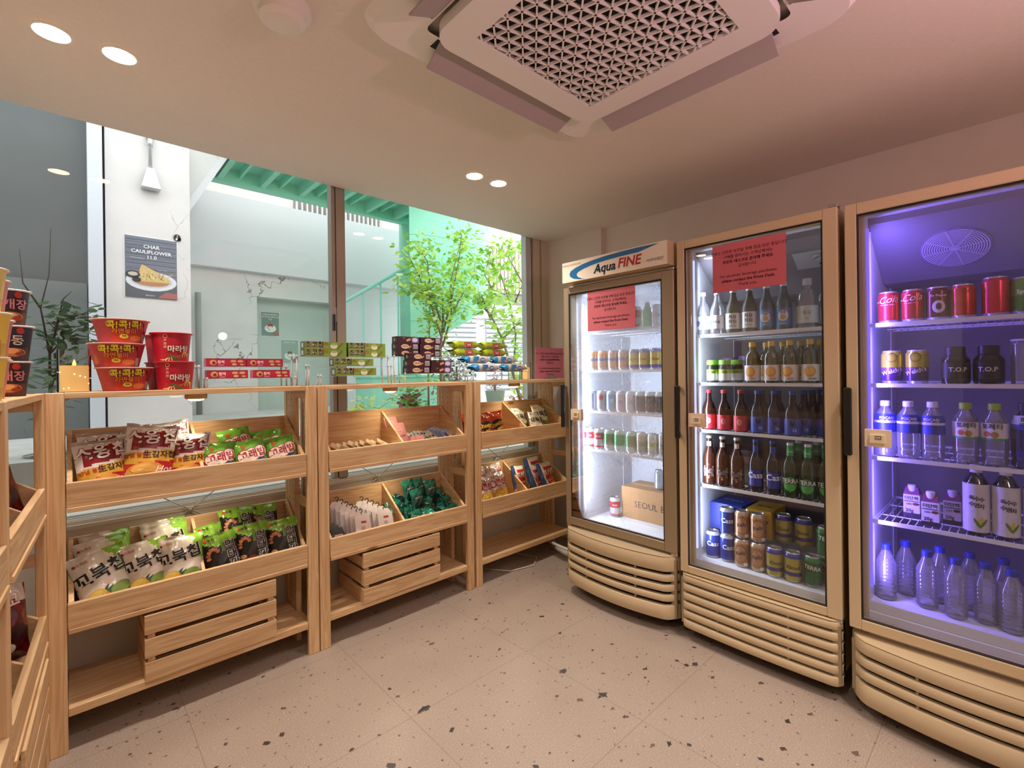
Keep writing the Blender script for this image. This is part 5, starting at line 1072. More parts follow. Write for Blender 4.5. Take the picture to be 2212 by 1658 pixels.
    # led strips just inside the door opening, far side and near side
    for s_, yy in ((1, i1 - .012),):
        m = MB(); m.box(L(2.178), L(2.186), yy, yy + .006, zf + .05, zt - .05, led); m.build('led_strip', fr)
        lamp('AREA', (2.190, cy + yy + .003 - s_ * .030, (zf + zt) / 2), lp, lightcol, (2.60, cy + (-.15 * s_), (zf + zt) / 2), name='fridge_led', shape='RECTANGLE', size=.02, size_y=zt - zf - .15).rotation_euler = \
            (Matrix.Rotation(0, 4, 'Z') @ (Vector((.5, -s_ * .42, 0))).to_track_quat('-Z', 'Y').to_matrix().to_4x4()).to_euler()
    # door: frame, gasket, glass, handle, lock
    g0, g1, gz0, gz1 = gl[:4]; g0 -= cy; g1 -= cy; d0, d1 = y0 - cy, y1 - cy; X0, X1 = 0, L(2.168)
    dr = empty('door'); dr.parent = fr
    m = MB(); m.box(X0, X1, d0, g0, dz0, dz1, framemat); m.box(X0, X1, g1, d1, dz0, dz1, framemat); m.box(X0, X1, g0, g1, dz0, gz0, framemat); m.box(X0, X1, g0, g1, gz1, dz1, framemat)
    for ya, yb, za, zb in ((g0, g0 + .006, gz0, gz1), (g1 - .006, g1, gz0, gz1), (g0, g1, gz0, gz0 + .007), (g0, g1, gz1 - .007, gz1)): m.box(X0 + .002, X0 + .012, ya, yb, za, zb, 'dark_gap')
    m.build('door_frame', dr, bevel=.003)
    gm = 'door_glass' if sign else ('door_glass_dark' if evap == 'fan' else 'door_glass_tint')
    m = MB(); m.face([(.006, g0, gz0), (.006, g1, gz0), (.006, g1, gz1), (.006, g0, gz1)], gm); m.build('door_pane', dr)
    m = MB(); m.face([(.016, g0, gz0), (.016, g1, gz0), (.016, g1, gz1), (.016, g0, gz1)], mist); m.build('condensation', dr)
    hz = (.95, 1.20); m = MB(); yh = d1 - .016 if name != 'x' else d1
    yh = d1 - .010; m.box(-.038, -.020, yh - .012, yh + .012, hz[0], hz[1], 'black_plastic'); m.box(-.024, .0, yh - .008, yh + .008, hz[0] + .004, hz[0] + .022, 'alu'); m.box(-.024, .0, yh - .008, yh + .008, hz[1] - .022, hz[1] - .004, 'alu'); m.build('door_handle', dr, bevel=.004)
    m = MB(); ly = g1 - .058; lz = gl[4] if len(gl) > 4 else 1.03
    m.box(-.016, .005, ly - .038, ly + .038, lz - .031, lz + .031, 'lock_cream'); m.box(-.024, -.016, ly - .022, ly + .022, lz - .016, lz + .014, 'lock_cream'); m.box(-.0255, -.0235, ly - .012, ly + .006, lz - .002, lz + .010, 'dark_gap')
    for k in range(3): m.box(-.0262, -.0255, ly - .010 + k * .0055, ly - .0065 + k * .0055, lz, lz + .008, 'lock_cream')
    m.build('door_lock', dr, bevel=.004)
    m = MB(); m.box(L(2.135), L(2.18), d0 - .0, d0 + .03, dz1, dz1 + .012, 'steel'); m.box(L(2.135), L(2.18), d0, d0 + .035, dz0 - .014, dz0, 'steel'); m.build('door_hinge', fr, bevel=.002)
    # louvred base cover
    bul, xr, rc, zt_, xf = pl; pts = [(x - XF, y - cy) for x, y in plan(y0 + .002, y1 - .002, xf, bul, xr, rc)]
    m = MB(); back = [(x + .034, y) for x, y in pts]
    for i in range(len(back) - 1): (xa, ya), (xb, yb) = back[i], back[i + 1]; m.face([(xa, ya, .06), (xb, yb, .06), (xb, yb, zt_ - .01), (xa, ya, zt_ - .01)], 'dark_gap')
    for z0_, z1_ in bands: band(m, pts, z0_ - .001, z1_ + .001, .009, 'fridge_body')
    lipb = [z1_ for z0_, z1_ in bands[:-1]]
    for z1_ in lipb: band(m, [(x + .012, y) for x, y in pts], z1_ - .004, z1_ + .003, .008, 'fridge_frame', .001)
    for i_ in (2, 9, 17, len(pts) - 3): x, y = pts[i_]; m.box(x + .006, x + .02, y - .004 if i_ in (9, 17) else y - .014, y + .004 if i_ in (9, 17) else y + .014, .075, zt_ - .02, 'fridge_frame')
    vs = [(x, y, zt_) for x, y in pts] + [(L(2.19), y, zt_) for x, y in pts]; n = len(pts); m.raw(vs, [(i, i + 1, n + i + 1, n + i) for i in range(n - 1)], 'fridge_body')
    m.build('louvred_cover', fr)
    for y in (a + .09, b - .09):
        for X in (L(2.22), L(2.66)):
            m = MB()
            for w_ in (-.016, .010): m.tube([(X, y + w_, .032), (X, y + w_ + .014, .032)], .032, 'rubber', 16)
            m.box(X - .018, X + .018, y - .020, y + .028, .060, .088, 'black_plastic'); m.build('caster', fr)
    if sign:
        m = MB(); s0, s1, z0, z1 = 1.143 - cy, 1.800 - cy, 1.778, 1.893; m.box(L(2.08), L(2.175), s0, s1, z0, z1, 'fridge_body')
        f = flatmap((L(2.08), (s0 + s1) / 2, (z0 + z1) / 2), (0, -1, 0), (0, 0, 1), (-1, 0, 0), .0006); decal(m, rect(.655, .113, 1, 1), f, 'efe2cf', mat='gloss')
        # blue swoosh: crescent
        oa = [(.94, .050), (.75, .052), (.6, .050), (.45, .046), (.33, .039), (.23, .030), (.15, .018), (.095, .004), (.08, -.012), (.09, -.028), (.13, -.042), (.19, -.050), (.25, -.053)]
        ia = [(.94, .050), (.76, .027), (.6, .026), (.48, .023), (.38, .018), (.30, .011), (.23, .002), (.18, -.008), (.16, -.019), (.165, -.030), (.185, -.040), (.215, -.048), (.25, -.053)]
        q = [((x - .5) * .655, y) for x, y in oa + ia]; n_ = len(oa); decal(m, (q, [(i, i + 1, n_ + i + 1, n_ + i) for i in range(n_ - 1)]), f, '2a6fa6', 'gloss', lift=1)
        T(m, f, 'Aqua', .066, '121a3a', (-.035, -.014), 0, .03, 2, 'gloss', .2); T(m, f, 'FINE', .068, 'b5202a', (.115, -.010), 0, .035, 2, 'gloss', .2); T(m, f, '아쿠아파인', .020, '4a423a', (.262, -.026), 0, 0, 2, 'gloss', .15); T(m, f, 'UNIMOO SHOWCASE', .014, 'a89a88', (-.262, .038), 0, 0, 2, 'gloss')
        decal(m, rect(.024, .006, 2, 1), f, '3f7a3f', 'gloss', at=(-.085, -.022), rot=-.2, lift=3); m.build('header_sign', fr, bevel=.002)
    return fr
G1 = [(.068, .135), (.155, .185), (.203, .233), (.251, .281), (.299, .368)]
fridge('drinks_fridge', 1.142, 1.837, 1.775, .385, 1.760, (1.207, 1.800, .430, 1.722, 1.026), (1.503, 1.279, 1.047, .826), .395, G1, (.055, 2.165, .16, .372, 2.105), 'narrow beige glass door fridge with a sign on top, misted glass', 'led_white', COOL, 8.0, 'fridge_frame', 'mist_strong', sign=True, evap=False)
G2 = [(.060, .095), (.107, .137), (.149, .179), (.191, .221), (.233, .263), (.275, .305)]
fridge('drinks_fridge', .474, 1.125, 1.893, .315, 1.885, (.524, 1.087, .350, 1.846, 1.04), (1.440, 1.212, .990, .730), .375, G2, (.012, 2.15, .09, .310, 2.118), 'beige glass door fridge full of beer and soju, between the other two', 'led_white', COOL, 3.8, 'fridge_body', 'mist_light')
G3 = [(.055, .125), (.140, .172), (.187, .219), (.234, .280)]
fridge('drinks_fridge', -.270, .452, 1.890, .305, 1.880, (-.230, .415, .344, 1.838, 1.018), (1.437, 1.213, .942, .705), .405, G3, (.055, 2.165, .18, .283, 2.105), 'glass door fridge glowing blue violet, cut off by the picture edge', 'led_violet', VIOL, 6.0, 'fridge_body', 'mist_light', evap='fan')
# notices stuck on the glass
def note(y0, y1, z0, z1, label, tilt=0):
    m = MB(); wd, ht = y1 - y0, z1 - z0; m.box(-.0012, 0, -wd / 2, wd / 2, -ht / 2, ht / 2, 'paper', 'cf6a74'); f = flatmap((-.0012, 0, 0), (0, -1, 0), (0, 0, 1), (-1, 0, 0), .0005); notice(m, f, wd, ht, 0)
    o = m.build('notice_sheet', None, (2.1345, (y0 + y1) / 2, (z0 + z1) / 2)); o.rotation_euler = (tilt, 0, 0); return tag(o, label, 'notice', 'pink notices on the fridge doors')
note(1.356, 1.663, 1.496, 1.714, 'pink notice sheet on the misted glass of the narrow fridge')
note(.651, .952, 1.617, 1.828, 'pink notice sheet on the glass of the beer fridge', .0)

# ------------------------------------------------------------------ drinks
def lathe_thing(prof, n=26, decf=None, rf=None, ang=0):
    m = MB(); m.lathe(prof, n)
    if decf: decf(m, cylmap(rf, ang))
    return m
DR = {}
def can(kind, r_, h, bands, decf=None, lid='c9ccd0', mat='canprint'):
    rf = lambda z: r_
    prof = [(0, .004, mat, 'b9bcc0'), (r_ * .74, .001, mat, 'b9bcc0'), (r_ * .80, .0, mat, 'b9bcc0'), (r_ * .97, .009, mat, bands[0][1])]
    z0, z1 = .012, h - .014
    for i in range(13):
        z = z0 + (z1 - z0) * i / 12; c = [c for t, c in bands if t <= i / 12 + 1e-6][-1]; prof.append((r_, z, mat, c))
    prof += [(r_ * .86, h - .004, mat, lid), (r_ * .83, h - .001, mat, lid), (r_ * .83, h)]
    m = lathe_thing(prof, 24, decf, rf); l = MB(); l.lathe([(r_ * .83, h), (r_ * .80, h + .0012), (r_ * .77, h - .003), (0, h - .003)], 20, mat='steel'); l.box(-.004, .004, -.012, .004, h - .003, h - .001, 'steel')
    DR[kind] = (m.mesh('drink_can'), [('can_lid', l.mesh('can_lid'))], h)
def bottle(kind, pts, body, cap, label=None, decf=None, n=24, capmat='print', name='drink_bottle', ang=0):
    "pts: (r,z) outline; body: material or (mat,col); cap: (r, z0, z1, colour); label: (z0, z1, bands)"
    bm_, bc = body if isinstance(body, tuple) else (body, None)
    m = MB(); m.lathe([(r, z, bm_, bc) for r, z in pts], n); ch = []
    r, z0, z1, c = cap; k = MB(); k.lathe([(r, z0, capmat, c), (r * 1.02, z0 + .002, capmat, c), (r, z1 - .002, capmat, c), (r * .9, z1, capmat, c), (0, z1, capmat, c)], 18); ch.append(('bottle_cap', k.mesh('bottle_cap')))
    if label:
        z0, z1, bands, lr_ = label; lm = MB(); pr_ = []
        for i in range(9): t = i / 8; c = [c for q, c in bands if q <= t + 1e-6][-1]; pr_.append((lr_(z0 + (z1 - z0) * t) + .0006, z0 + (z1 - z0) * t, 'print', c))
        lm.lathe(pr_, n)
        if decf: decf(lm, cylmap(lambda z: lr_(z) + .0006, ang))
        ch.append(('bottle_label', lm.mesh('bottle_label')))
    DR[kind] = (m.mesh(name), ch, pts[-1][1])
def drink(kind, x, y, z, label, group, name, cat, rz=None, s=1):
    me, ch, h = DR[kind]; o = bpy.data.objects.new(name, me); COL.objects.link(o); o.location = (x, y, z); o.scale = (s, s, s); o.rotation_euler = (0, 0, math.atan2(y, x) * .8 + rnd.uniform(-.2, .2) if rz is None else rz); tag(o, label, cat, group)
    for nm, cm in ch: c = bpy.data.objects.new(nm, cm); COL.objects.link(c); c.parent = o
    return o
FL = {1: 'narrow fridge', 2: 'beer fridge', 3: 'blue fridge'}
SH = ['top shelf', 'second shelf', 'third shelf', 'lowest shelf', 'floor']
def rowof(items, zs, fr_, sh, name, cat, desc_group, x=2.248, extra=''):
    "items: (kind, y, description[, x])"
    for i, it in enumerate(items):

        lab = '%s, %s from handle side, %s %s%s' % (it[2], ords[i], FL[fr_], SH[sh], extra)
        drink(it[0], it[3] if len(it) > 3 else x, it[1], zs, lab, '%s on the %s of the %s%s' % (desc_group, SH[sh], FL[fr_], extra), name, cat)
def cb(col, word=None, wc='ffffff', sz=.02, yy=.5, h=.11, off=.02, out=None, rot=0, more=None, sh=0):
    def d(m, f):
        if word: T(m, f, word, sz, wc, (0, h * yy), rot, off, 1, outline=out, shear=sh)
        if more: more(m, f)
    return d
# -- narrow fridge
can('salmon', .0310, .110, [(0, 'c9a08c'), (.35, 'd9b9a6'), (.5, '5a6aa8'), (.62, 'c9a08c'), (.9, 'd98f4a')], cb(0, 'HITE', '4a5690', .013))
can('tan', .0310, .110, [(0, 'd4a890'), (.4, 'c79c88'), (.5, '6a74b0'), (.6, 'd4b09a')], cb(0, 'ALE', '4a5690', .013))
can('gold', .0310, .110, [(0, '5a5fae'), (.12, 'd9c35a'), (.80, 'd9c35a'), (.9, '8a8cc0')], cb(0, 'Cloud', '3a2a2a', .016, .5))
can('greycan', .0310, .112, [(0, 'b9c0cf'), (.4, 'aab4c6')]); can('bluecan', .0310, .112, [(0, 'a9c6e0'), (.3, '9fc3e6'), (.85, 'b9d6ee')], cb(0, '', more=lambda m, f: decal(m, disc(.010), f, 'd9e6f0', at=(0, .06), lift=1)))
can('redspot', .0310, .112, [(0, 'c9c6cf')], lambda m, f: decal(m, disc(.016, .014), f, 'b0504e', at=(0, .075))); can('pinkcan', .0310, .112, [(0, 'd4c4cf'), (.5, 'd9cfdc')], cb(0, '맥주', '8a7a92', .014))
can('whitecan', .0310, .112, [(0, 'd9dceb')], cb(0, '과일', '5a5f80', .014)); can('darkcan', .0310, .112, [(0, '3a2e33'), (.85, 'cfe0ef')], cb(0, '', more=lambda m, f: decal(m, rect(.004, .06, 1, 3), f, '7a6a74', at=(-.008, .05))))
can('redwhite', .0310, .114, [(0, 'c24a5a'), (.08, 'e3dde6'), (.42, 'c9384e'), (.9, 'd9dde6')], cb(0, 'TIGER', 'f0e6e6', .012, .65)); can('greenred', .0310, .114, [(0, 'dfe9e2'), (.25, '3f9a52'), (.9, 'c9e0d0')], cb(0, '', more=lambda m, f: (decal(m, disc(.013, .008), f, 'c23a2e', at=(0, .055)), T(m, f, 'Heineken', .008, 'f0f6f0', (0, .042), 0, .01, 1))))
can('greencan', .0310, .114, [(0, 'd6e9dc'), (.2, '3fae5e'), (.9, 'bfe0c9')]); can('goldwhite', .0310, .114, [(0, 'c9c2b4'), (.3, 'b9b0a0'), (.6, 'cfc8bc')], cb(0, '1664', '4a4034', .012)); can('yelwhite', .0310, .114, [(0, 'dfe0d4'), (.4, 'd6d08a'), (.6, 'dfe3dc')], cb(0, '', more=lambda m, f: decal(m, disc(.01), f, '9fae5a', at=(0, .06)))); can('silver', .0325, .122, [(0, 'c9ccd6'), (.3, 'd6d8e0')], cb(0, 'Asahi', '1c1c22', .017, .5, .122, more=lambda m, f: (T(m, f, 'SUPER DRY', .007, '1c1c22', (0, .045), 0, .01, 1), decal(m, rect(.045, .006, 4, 1), f, '9a9ca8', at=(0, .02)))))
bottle('greenbt', [(0, 0), (.03, 0), (.032, .01), (.032, .075), (.018, .10), (.012, .115), (.012, .125)], ('print', '2fbf8a'), (.014, .118, .132, 'd9dde0'))
Z1 = (1.503, 1.279, 1.047, .826, .397)
rowof([('redwhite', 1.423, 'white and red can'), ('greenbt', 1.356, 'small bright green bottle'), ('whitecan', 1.299, 'white can')], Z1[0], 1, 0, 'drink_can', 'drink', 'drinks')
rowof([('salmon', 1.713, 'salmon beer can'), ('salmon', 1.646, 'salmon beer can'), ('tan', 1.573, 'tan beer can'), ('tan', 1.506, 'tan beer can'), ('gold', 1.438, 'yellow beer can'), ('gold', 1.377, 'yellow beer can'), ('gold', 1.309, 'yellow beer can')], Z1[1], 1, 1, 'beer_can', 'can', 'beer cans')
rowof([('greycan', 1.729, 'grey can'), ('redspot', 1.655, 'pale can with a red spot'), ('bluecan', 1.588, 'light blue can'), ('pinkcan', 1.524, 'pinkish white can'), ('whitecan', 1.462, 'white can'), ('darkcan', 1.402, 'dark can'), ('darkcan', 1.343, 'dark can'), ('darkcan', 1.284, 'dark can')], Z1[2], 1, 2, 'beer_can', 'can', 'cans')
rowof([('redwhite', 1.750, 'red and white can'), ('redwhite', 1.680, 'red and white can'), ('greenred', 1.606, 'green can with red patch'), ('greencan', 1.538, 'green can'), ('greenred', 1.462, 'bright green can with red patch'), ('goldwhite', 1.396, 'pale gold can'), ('yelwhite', 1.330, 'white can with yellow'), ('silver', 1.264, 'silver can')], Z1[3], 1, 3, 'beer_can', 'can', 'cans')
drink('redwhite', 2.41, 1.690, Z1[4], 'single red and white can on the floor of the narrow fridge beside the carton', None, 'beer_can', 'can')
m = MB(); m.box(0, .20, -.42, 0, 0, .185, 'cardboard'); f = flatmap((-.0004, -.21, .10), (0, -1, 0), (0, 0, 1), (-1, 0, 0), .0006); T(m, f, 'SEOUL BREWERY', .052, '2a221c', (.075, -.01), 0, -.01)
m.box(.085, .115, -.42, 0, .185, .186, 'print', 'c9a87c'); tag(m.build('cardboard_carton', None, (2.43, 1.655, .398)), 'brown cardboard carton of beer on the floor of the narrow fridge', 'carton')
drink('silver', 2.475, 1.330, .584, 'silver beer can standing on the cardboard carton', None, 'beer_can', 'can'); drink('greycan', 2.50, 1.44, .584, 'grey can standing on the cardboard carton behind the mist', None, 'beer_can', 'can')
# -- beer fridge
Z2 = (1.440, 1.212, .990, .730, .377)
SO = [(0, 0), (.030, 0), (.032, .006), (.032, .105), (.028, .125), (.016, .155), (.0125, .175), (.0125, .198)]
rl = lambda z: .032
def lab_(word, wc, sz=.015, extra=None, yy=.055): return lambda m, f: (T(m, f, word, sz, wc, (0, yy), 0, .02, 1), extra(m, f) if extra else None)
bottle('soju_drop', SO, 'clear_plastic', (.0135, .186, .205, 'dfe3e6'), (.025, .088, [(0, 'dfe1e0')], rl), lab_('참이슬', '5a6a60', .015, lambda m, f: decal(m, disc(.010, .014), f, '4a76a8', at=(-.026, .055), lift=1)))
bottle('soju_first', SO, ('print', '39422f'), (.0135, .186, .205, 'e6e9ea'), (.018, .090, [(0, 'e3e6e2')], rl), lambda m, f: (T(m, f, '처음', .020, '1c1c1a', (0, .072), 0, .03, 1), T(m, f, '처럼', .020, '1c1c1a', (0, .050), 0, .03, 1), T(m, f, '부드러운', .009, '4a7a3a', (0, .030), 0, .02, 1)))
bottle('soju_blue', SO, ('print', '3f5a5e'), (.0135, .186, .205, 'd9e0e6'), (.016, .092, [(0, '3f74b0')], rl), lambda m, f: (decal(m, disc(.020, .024), f, 'd6cdbd', at=(0, .058)), decal(m, disc(.012, .010), f, 'b9a890', at=(0, .052), lift=1), T(m, f, '진로', .012, '2a3a5a', (0, .072), 0, .02, 1), T(m, f, 'JINRO', .008, 'dfe6f0', (0, .026), 0, .02, 1)))
bottle('spirit', [(0, 0), (.038, 0), (.040, .006), (.040, .115), (.034, .145), (.018, .165), (.015, .195)], 'clear_plastic', (.017, .178, .207, 'c6ccd2'), (.020, .092, [(0, 'd9dedc')], lambda z: .040), lambda m, f: (T(m, f, '화요', .018, '6a7a7a', (0, .062), 0, .0, 1), T(m, f, '25', .012, '8a9494', (0, .038), 0, 0, 1)))
rowof([('soju_drop', 1.051, 'clear soju bottle with drop label'), ('soju_drop', .984, 'clear soju bottle with drop label'), ('soju_first', .910, 'soju bottle with white lettered label'), ('soju_first', .838, 'soju bottle with white lettered label'), ('soju_blue', .766, 'bottle with blue label and pale oval'), ('soju_blue', .698, 'bottle with blue label and pale oval'), ('spirit', .612, 'big clear bottle with pale label', 2.26), ('spirit', .5605, 'big clear bottle with pale label', 2.345)], Z2[0], 2, 0, 'soju_bottle', 'bottle', 'bottles')
bottle('jar', [(0, 0), (.024, 0), (.026, .006), (.026, .075), (.022, .086)], ('print', '2a2a1c'), (.026, .084, .106, '7fbf3a'), (.010, .062, [(0, 'dfe3da'), (.55, '8fb83a')], lambda z: .026), lab_('숙취', '2a5a2a', .012, None, .048))
bottle('purplejar', [(0, 0), (.026, 0), (.026, .05), (.022, .06)], ('print', '5a4468'), (.026, .06, .075, '6a5080'))
rowof([('jar', 1.010, 'small dark bottle with lime lid'), ('jar', .952, 'small dark bottle with lime lid')], Z2[1], 2, 1, 'small_bottle', 'bottle', 'lime lidded bottles')
drink('jar', 2.32, .925, Z2[1], 'small dark bottle with lime lid behind the other two on the second shelf', None, 'small_bottle', 'bottle'); drink('purplejar', 2.42, 1.00, Z2[1] + .0, 'purple bottle at the rear of the second shelf of the beer fridge', None, 'small_bottle', 'bottle', s=1.6); drink('purplejar', 2.44, .92, Z2[1], 'dull purple bottle deeper on the second shelf of the beer fridge', None, 'small_bottle', 'bottle', s=1.7)
OL = [(0, 0), (.030, 0), (.032, .006), (.032, .110), (.026, .130), (.0135, .148), (.0125, .172)]
bottle('orangebt', OL, 'olive_glass', (.014, .160, .182, 'e0b23a'), (.010, .078, [(0, 'e6e3dc')], rl), lambda m, f: (decal(m, disc(.022), f, 'e09a3c', at=(-.004, .048)), decal(m, disc(.016), f, 'eeb860', at=(-.006, .052), lift=1), T(m, f, '이슬톡톡', .008, '5a5048', (.004, .018), 0, .01, 1)))
rowof([('orangebt', .828, 'olive bottle with orange circle label'), ('orangebt', .749, 'olive bottle with orange circle label'), ('orangebt', .676, 'olive bottle with orange circle label'), ('orangebt', .600, 'olive bottle with orange circle label')], Z2[1], 2, 1, 'fruit_soju_bottle', 'bottle', 'olive bottles')
rowof([('orangebt', .800, 'olive bottle'), ('orangebt', .730, 'olive bottle'), ('orangebt', .660, 'olive bottle'), ('orangebt', .585, 'olive bottle')], Z2[1], 2, 1, 'fruit_soju_bottle', 'bottle', 'olive bottles', 2.335, ', second row')
LN = [(0, 0), (.030, 0), (.031, .006), (.031, .095), (.024, .118), (.014, .140), (.012, .165), (.012, .180)]
lnr = lambda z: .031
bottle('seven', LN, ('gloss', '2e1712'), (.0135, .172, .188, 'b3323a'), (.004, .072, [(0, 'c2323e')], lnr), lambda m, f: (decal(m, disc(.010, .014), f, 'e0a4a4', at=(0, .042)), T(m, f, '7', .018, 'a8202c', (0, .040), 0, .02, 1)))
bottle('twelve', LN, ('gloss', '1f1a22'), (.0135, .172, .188, '3a50a8'), (.004, .072, [(0, '3548a8')], lnr), lambda m, f: (decal(m, disc(.005, .013), f, '1c1830', at=(-.006, .054), rot=.2), decal(m, disc(.005, .013), f, '1c1830', at=(.004, .054), rot=-.2), T(m, f, '12', .016, 'dfe3f0', (.006, .024), 0, .02, 1)))
rowof([('seven', 1.031, 'dark bottle with red label'), ('seven', .958, 'dark bottle with red label'), ('seven', .882, 'dark bottle with red label'), ('twelve', .808, 'dark bottle with blue rabbit label'), ('twelve', .740, 'dark bottle with blue rabbit label'), ('twelve', .665, 'dark bottle with blue rabbit label', 2.235)], Z2[2], 2, 2, 'ale_bottle', 'bottle', 'ale bottles')
for i, (x, y) in enumerate([(2.30, .640), (2.365, .625), (2.43, .61), (2.30, .565), (2.365, .553), (2.31, .745), (2.32, .815)]):
    drink('twelve', x, y, Z2[2], ['dark bottle with blue label right behind the front one of the beer fridge third shelf', 'dark blue-labelled bottle, third deep in the packed corner', 'dark blue-labelled bottle, fourth deep in the packed corner', 'dark blue-labelled bottle by the near side wall of the third shelf', 'dark blue-labelled bottle deeper by the near side wall of the third shelf', 'blue capped bottle behind the middle rabbit bottle', 'blue capped bottle behind the first rabbit bottle'][i], 'blue labelled ale bottles', 'ale_bottle', 'bottle')
m = MB(); m.box(0, .004, -.26, 0, 0, .075, 'print', '5a4436'); m.box(0, .22, -.004, 0, 0, .075, 'print', '5a4436'); m.box(0, .22, -.26, -.256, 0, .075, 'print', '5a4436'); m.box(.216, .22, -.26, 0, 0, .075, 'print', '4a362a'); m.box(0, .22, -.26, 0, 0, .004, 'print', '4a362a')
tag(m.build('bottle_tray', None, (2.29, 1.065, Z2[2])), 'brown cardboard tray behind the red labelled bottles', 'tray')
BE = [(0, 0), (.029, 0), (.031, .006), (.031, .120), (.026, .145), (.015, .172), (.0128, .205), (.0128, .222)]
def beer(kind, col, capc, lab, band=None, neck=None):
    ben = lambda z: .031 if z < .12 else .0136
    m = MB(); pr_ = []
    for r, z in BE: pr_.append((r, z, 'gloss', neck if (neck and .165 < z < .21) else col))
    m.lathe(pr_, 24); lab(m, cylmap(lambda z: .0312 if z < .13 else .0150)); k = MB(); k.lathe([(.0138, .216, 'canprint', capc), (.0145, .219, 'canprint', capc), (.0130, .228, 'canprint', capc), (0, .229, 'canprint', capc)], 18); DR[kind] = (m.mesh('beer_bottle'), [('bottle_cap', k.mesh('bottle_cap'))], .229)
hexa = [(0, .034), (.022, .024), (.022, -.024), (0, -.034), (-.022, -.024), (-.022, .024)]
beer('kelly', '402217', 'c9c4b8', lambda m, f: (decal(m, poly(hexa), f, 'cfc0b0', at=(0, .062)), decal(m, poly([(x * .9, y * .92) for x, y in hexa]), f, '7a4a30', at=(0, .062), lift=1), T(m, f, 'Kelly', .026, '1c1a3a', (0, .062), 0, .03, 2, outline='e0d4c6'), decal(m, rect(.022, .022, 2, 1), f, 'cfc6ba', at=(0, .190))))
beer('cass', '1a1420', '2f52b8', lambda m, f: (decal(m, rect(.056, .070, 5, 2), f, '2a3aa0', at=(0, .060)), T(m, f, 'Cass', .036, 'e3e6f0', (0, .072), 0, .04, 2), decal(m, rect(.024, .030, 3, 1), f, '2f48b0', at=(0, .188))))
beer('terra', '1f3a1c', 'd6dcd8', lambda m, f: (decal(m, disc(.028, .030), f, '4fae4a', at=(0, .055)), decal(m, poly([(-.024, .052), (.024, .052), (0, .018)]), f, '2c7a34', at=(0, 0), lift=1), decal(m, rect(.070, .022, 6, 1), f, '1f3a26', at=(0, .068), lift=1.5), T(m, f, 'TERRA', .025, 'e9eee6', (0, .068), 0, .04, 3), decal(m, rect(.030, .032, 3, 1), f, '3fae52', at=(0, .188)), T(m, f, 'TERRA', .008, 'f0f4ee', (0, .190), 0, .03, 2)), neck='2fa84a')
rowof([('kelly', 1.031, 'amber beer bottle with hexagon label'), ('kelly', .967, 'amber beer bottle with hexagon label'), ('kelly', .901, 'amber beer bottle with hexagon label'), ('cass', .818, 'beer bottle with blue label'), ('cass', .748, 'beer bottle with blue label'), ('terra', .680, 'green label beer bottle'), ('terra', .613, 'green label beer bottle'), ('terra', .550, 'green label beer bottle', 2.255)], Z2[3], 2, 3, 'beer_bottle', 'bottle', 'beer bottles')
rowof([('terra', .672, 'green capped beer bottle'), ('terra', .604, 'green capped beer bottle'), ('kelly', .985, 'amber beer bottle')][:2], Z2[3], 2, 3, 'beer_bottle', 'bottle', 'beer bottles', 2.335, ', second row')
m = MB(); m.box(0, .24, -.18, 0, 0, .15, 'print', '3a2a22'); m.box(.0, .24, -.18, -.001, .15, .152, 'print', '5a4030'); f = flatmap((-.0003, -.09, .075), (0, -1, 0), (0, 0, 1), (-1, 0, 0), .0006); decal(m, rect(.16, .03, 1, 1), f, '6b4a38', at=(0, .03)); tag(m.build('beer_carton', None, (2.38, 1.06, Z2[3])), 'dark brown beer carton behind the amber bottles', 'carton')
can('cassc', .033, .122, [(0, '2e3f9a'), (.5, '3547a8'), (.93, 'b9c0d6')], cb(0, 'Cass', 'dfe3f2', .030, .55, .122, .04)); can('kellyc', .033, .122, [(0, 'c99a6a'), (.08, 'a97a55'), (.85, 'c39a72')], lambda m, f: (decal(m, disc(.022, .036), f, 'b98a62', at=(0, .06)), T(m, f, 'Kelly', .022, '3a2430', (0, .064), .2, .03, 1), decal(m, rect(.018, .014, 2, 1), f, 'd9d6d2', at=(.022, .016), lift=1)))
can('cloud', .033, .122, [(0, 'b5aa4a'), (.10, '3f3f8a'), (.26, 'b9ad52'), (.84, '4a4a9a')], cb(0, 'Kloud', '2a2418', .021, .52, .122, .03)); can('terrac', .033, .122, [(0, '2f6e3c'), (.5, '2a6238'), (.9, '3a8a4a')], lambda m, f: (T(m, f, 'TERRA', .022, 'e3e9e3', (0, .078), -.1, .05, 1), decal(m, poly([(-.02, .055), (.02, .055), (0, .02)]), f, '3f9a50', at=(0, 0))))
Zf = Z2[4]; up = Zf + .124
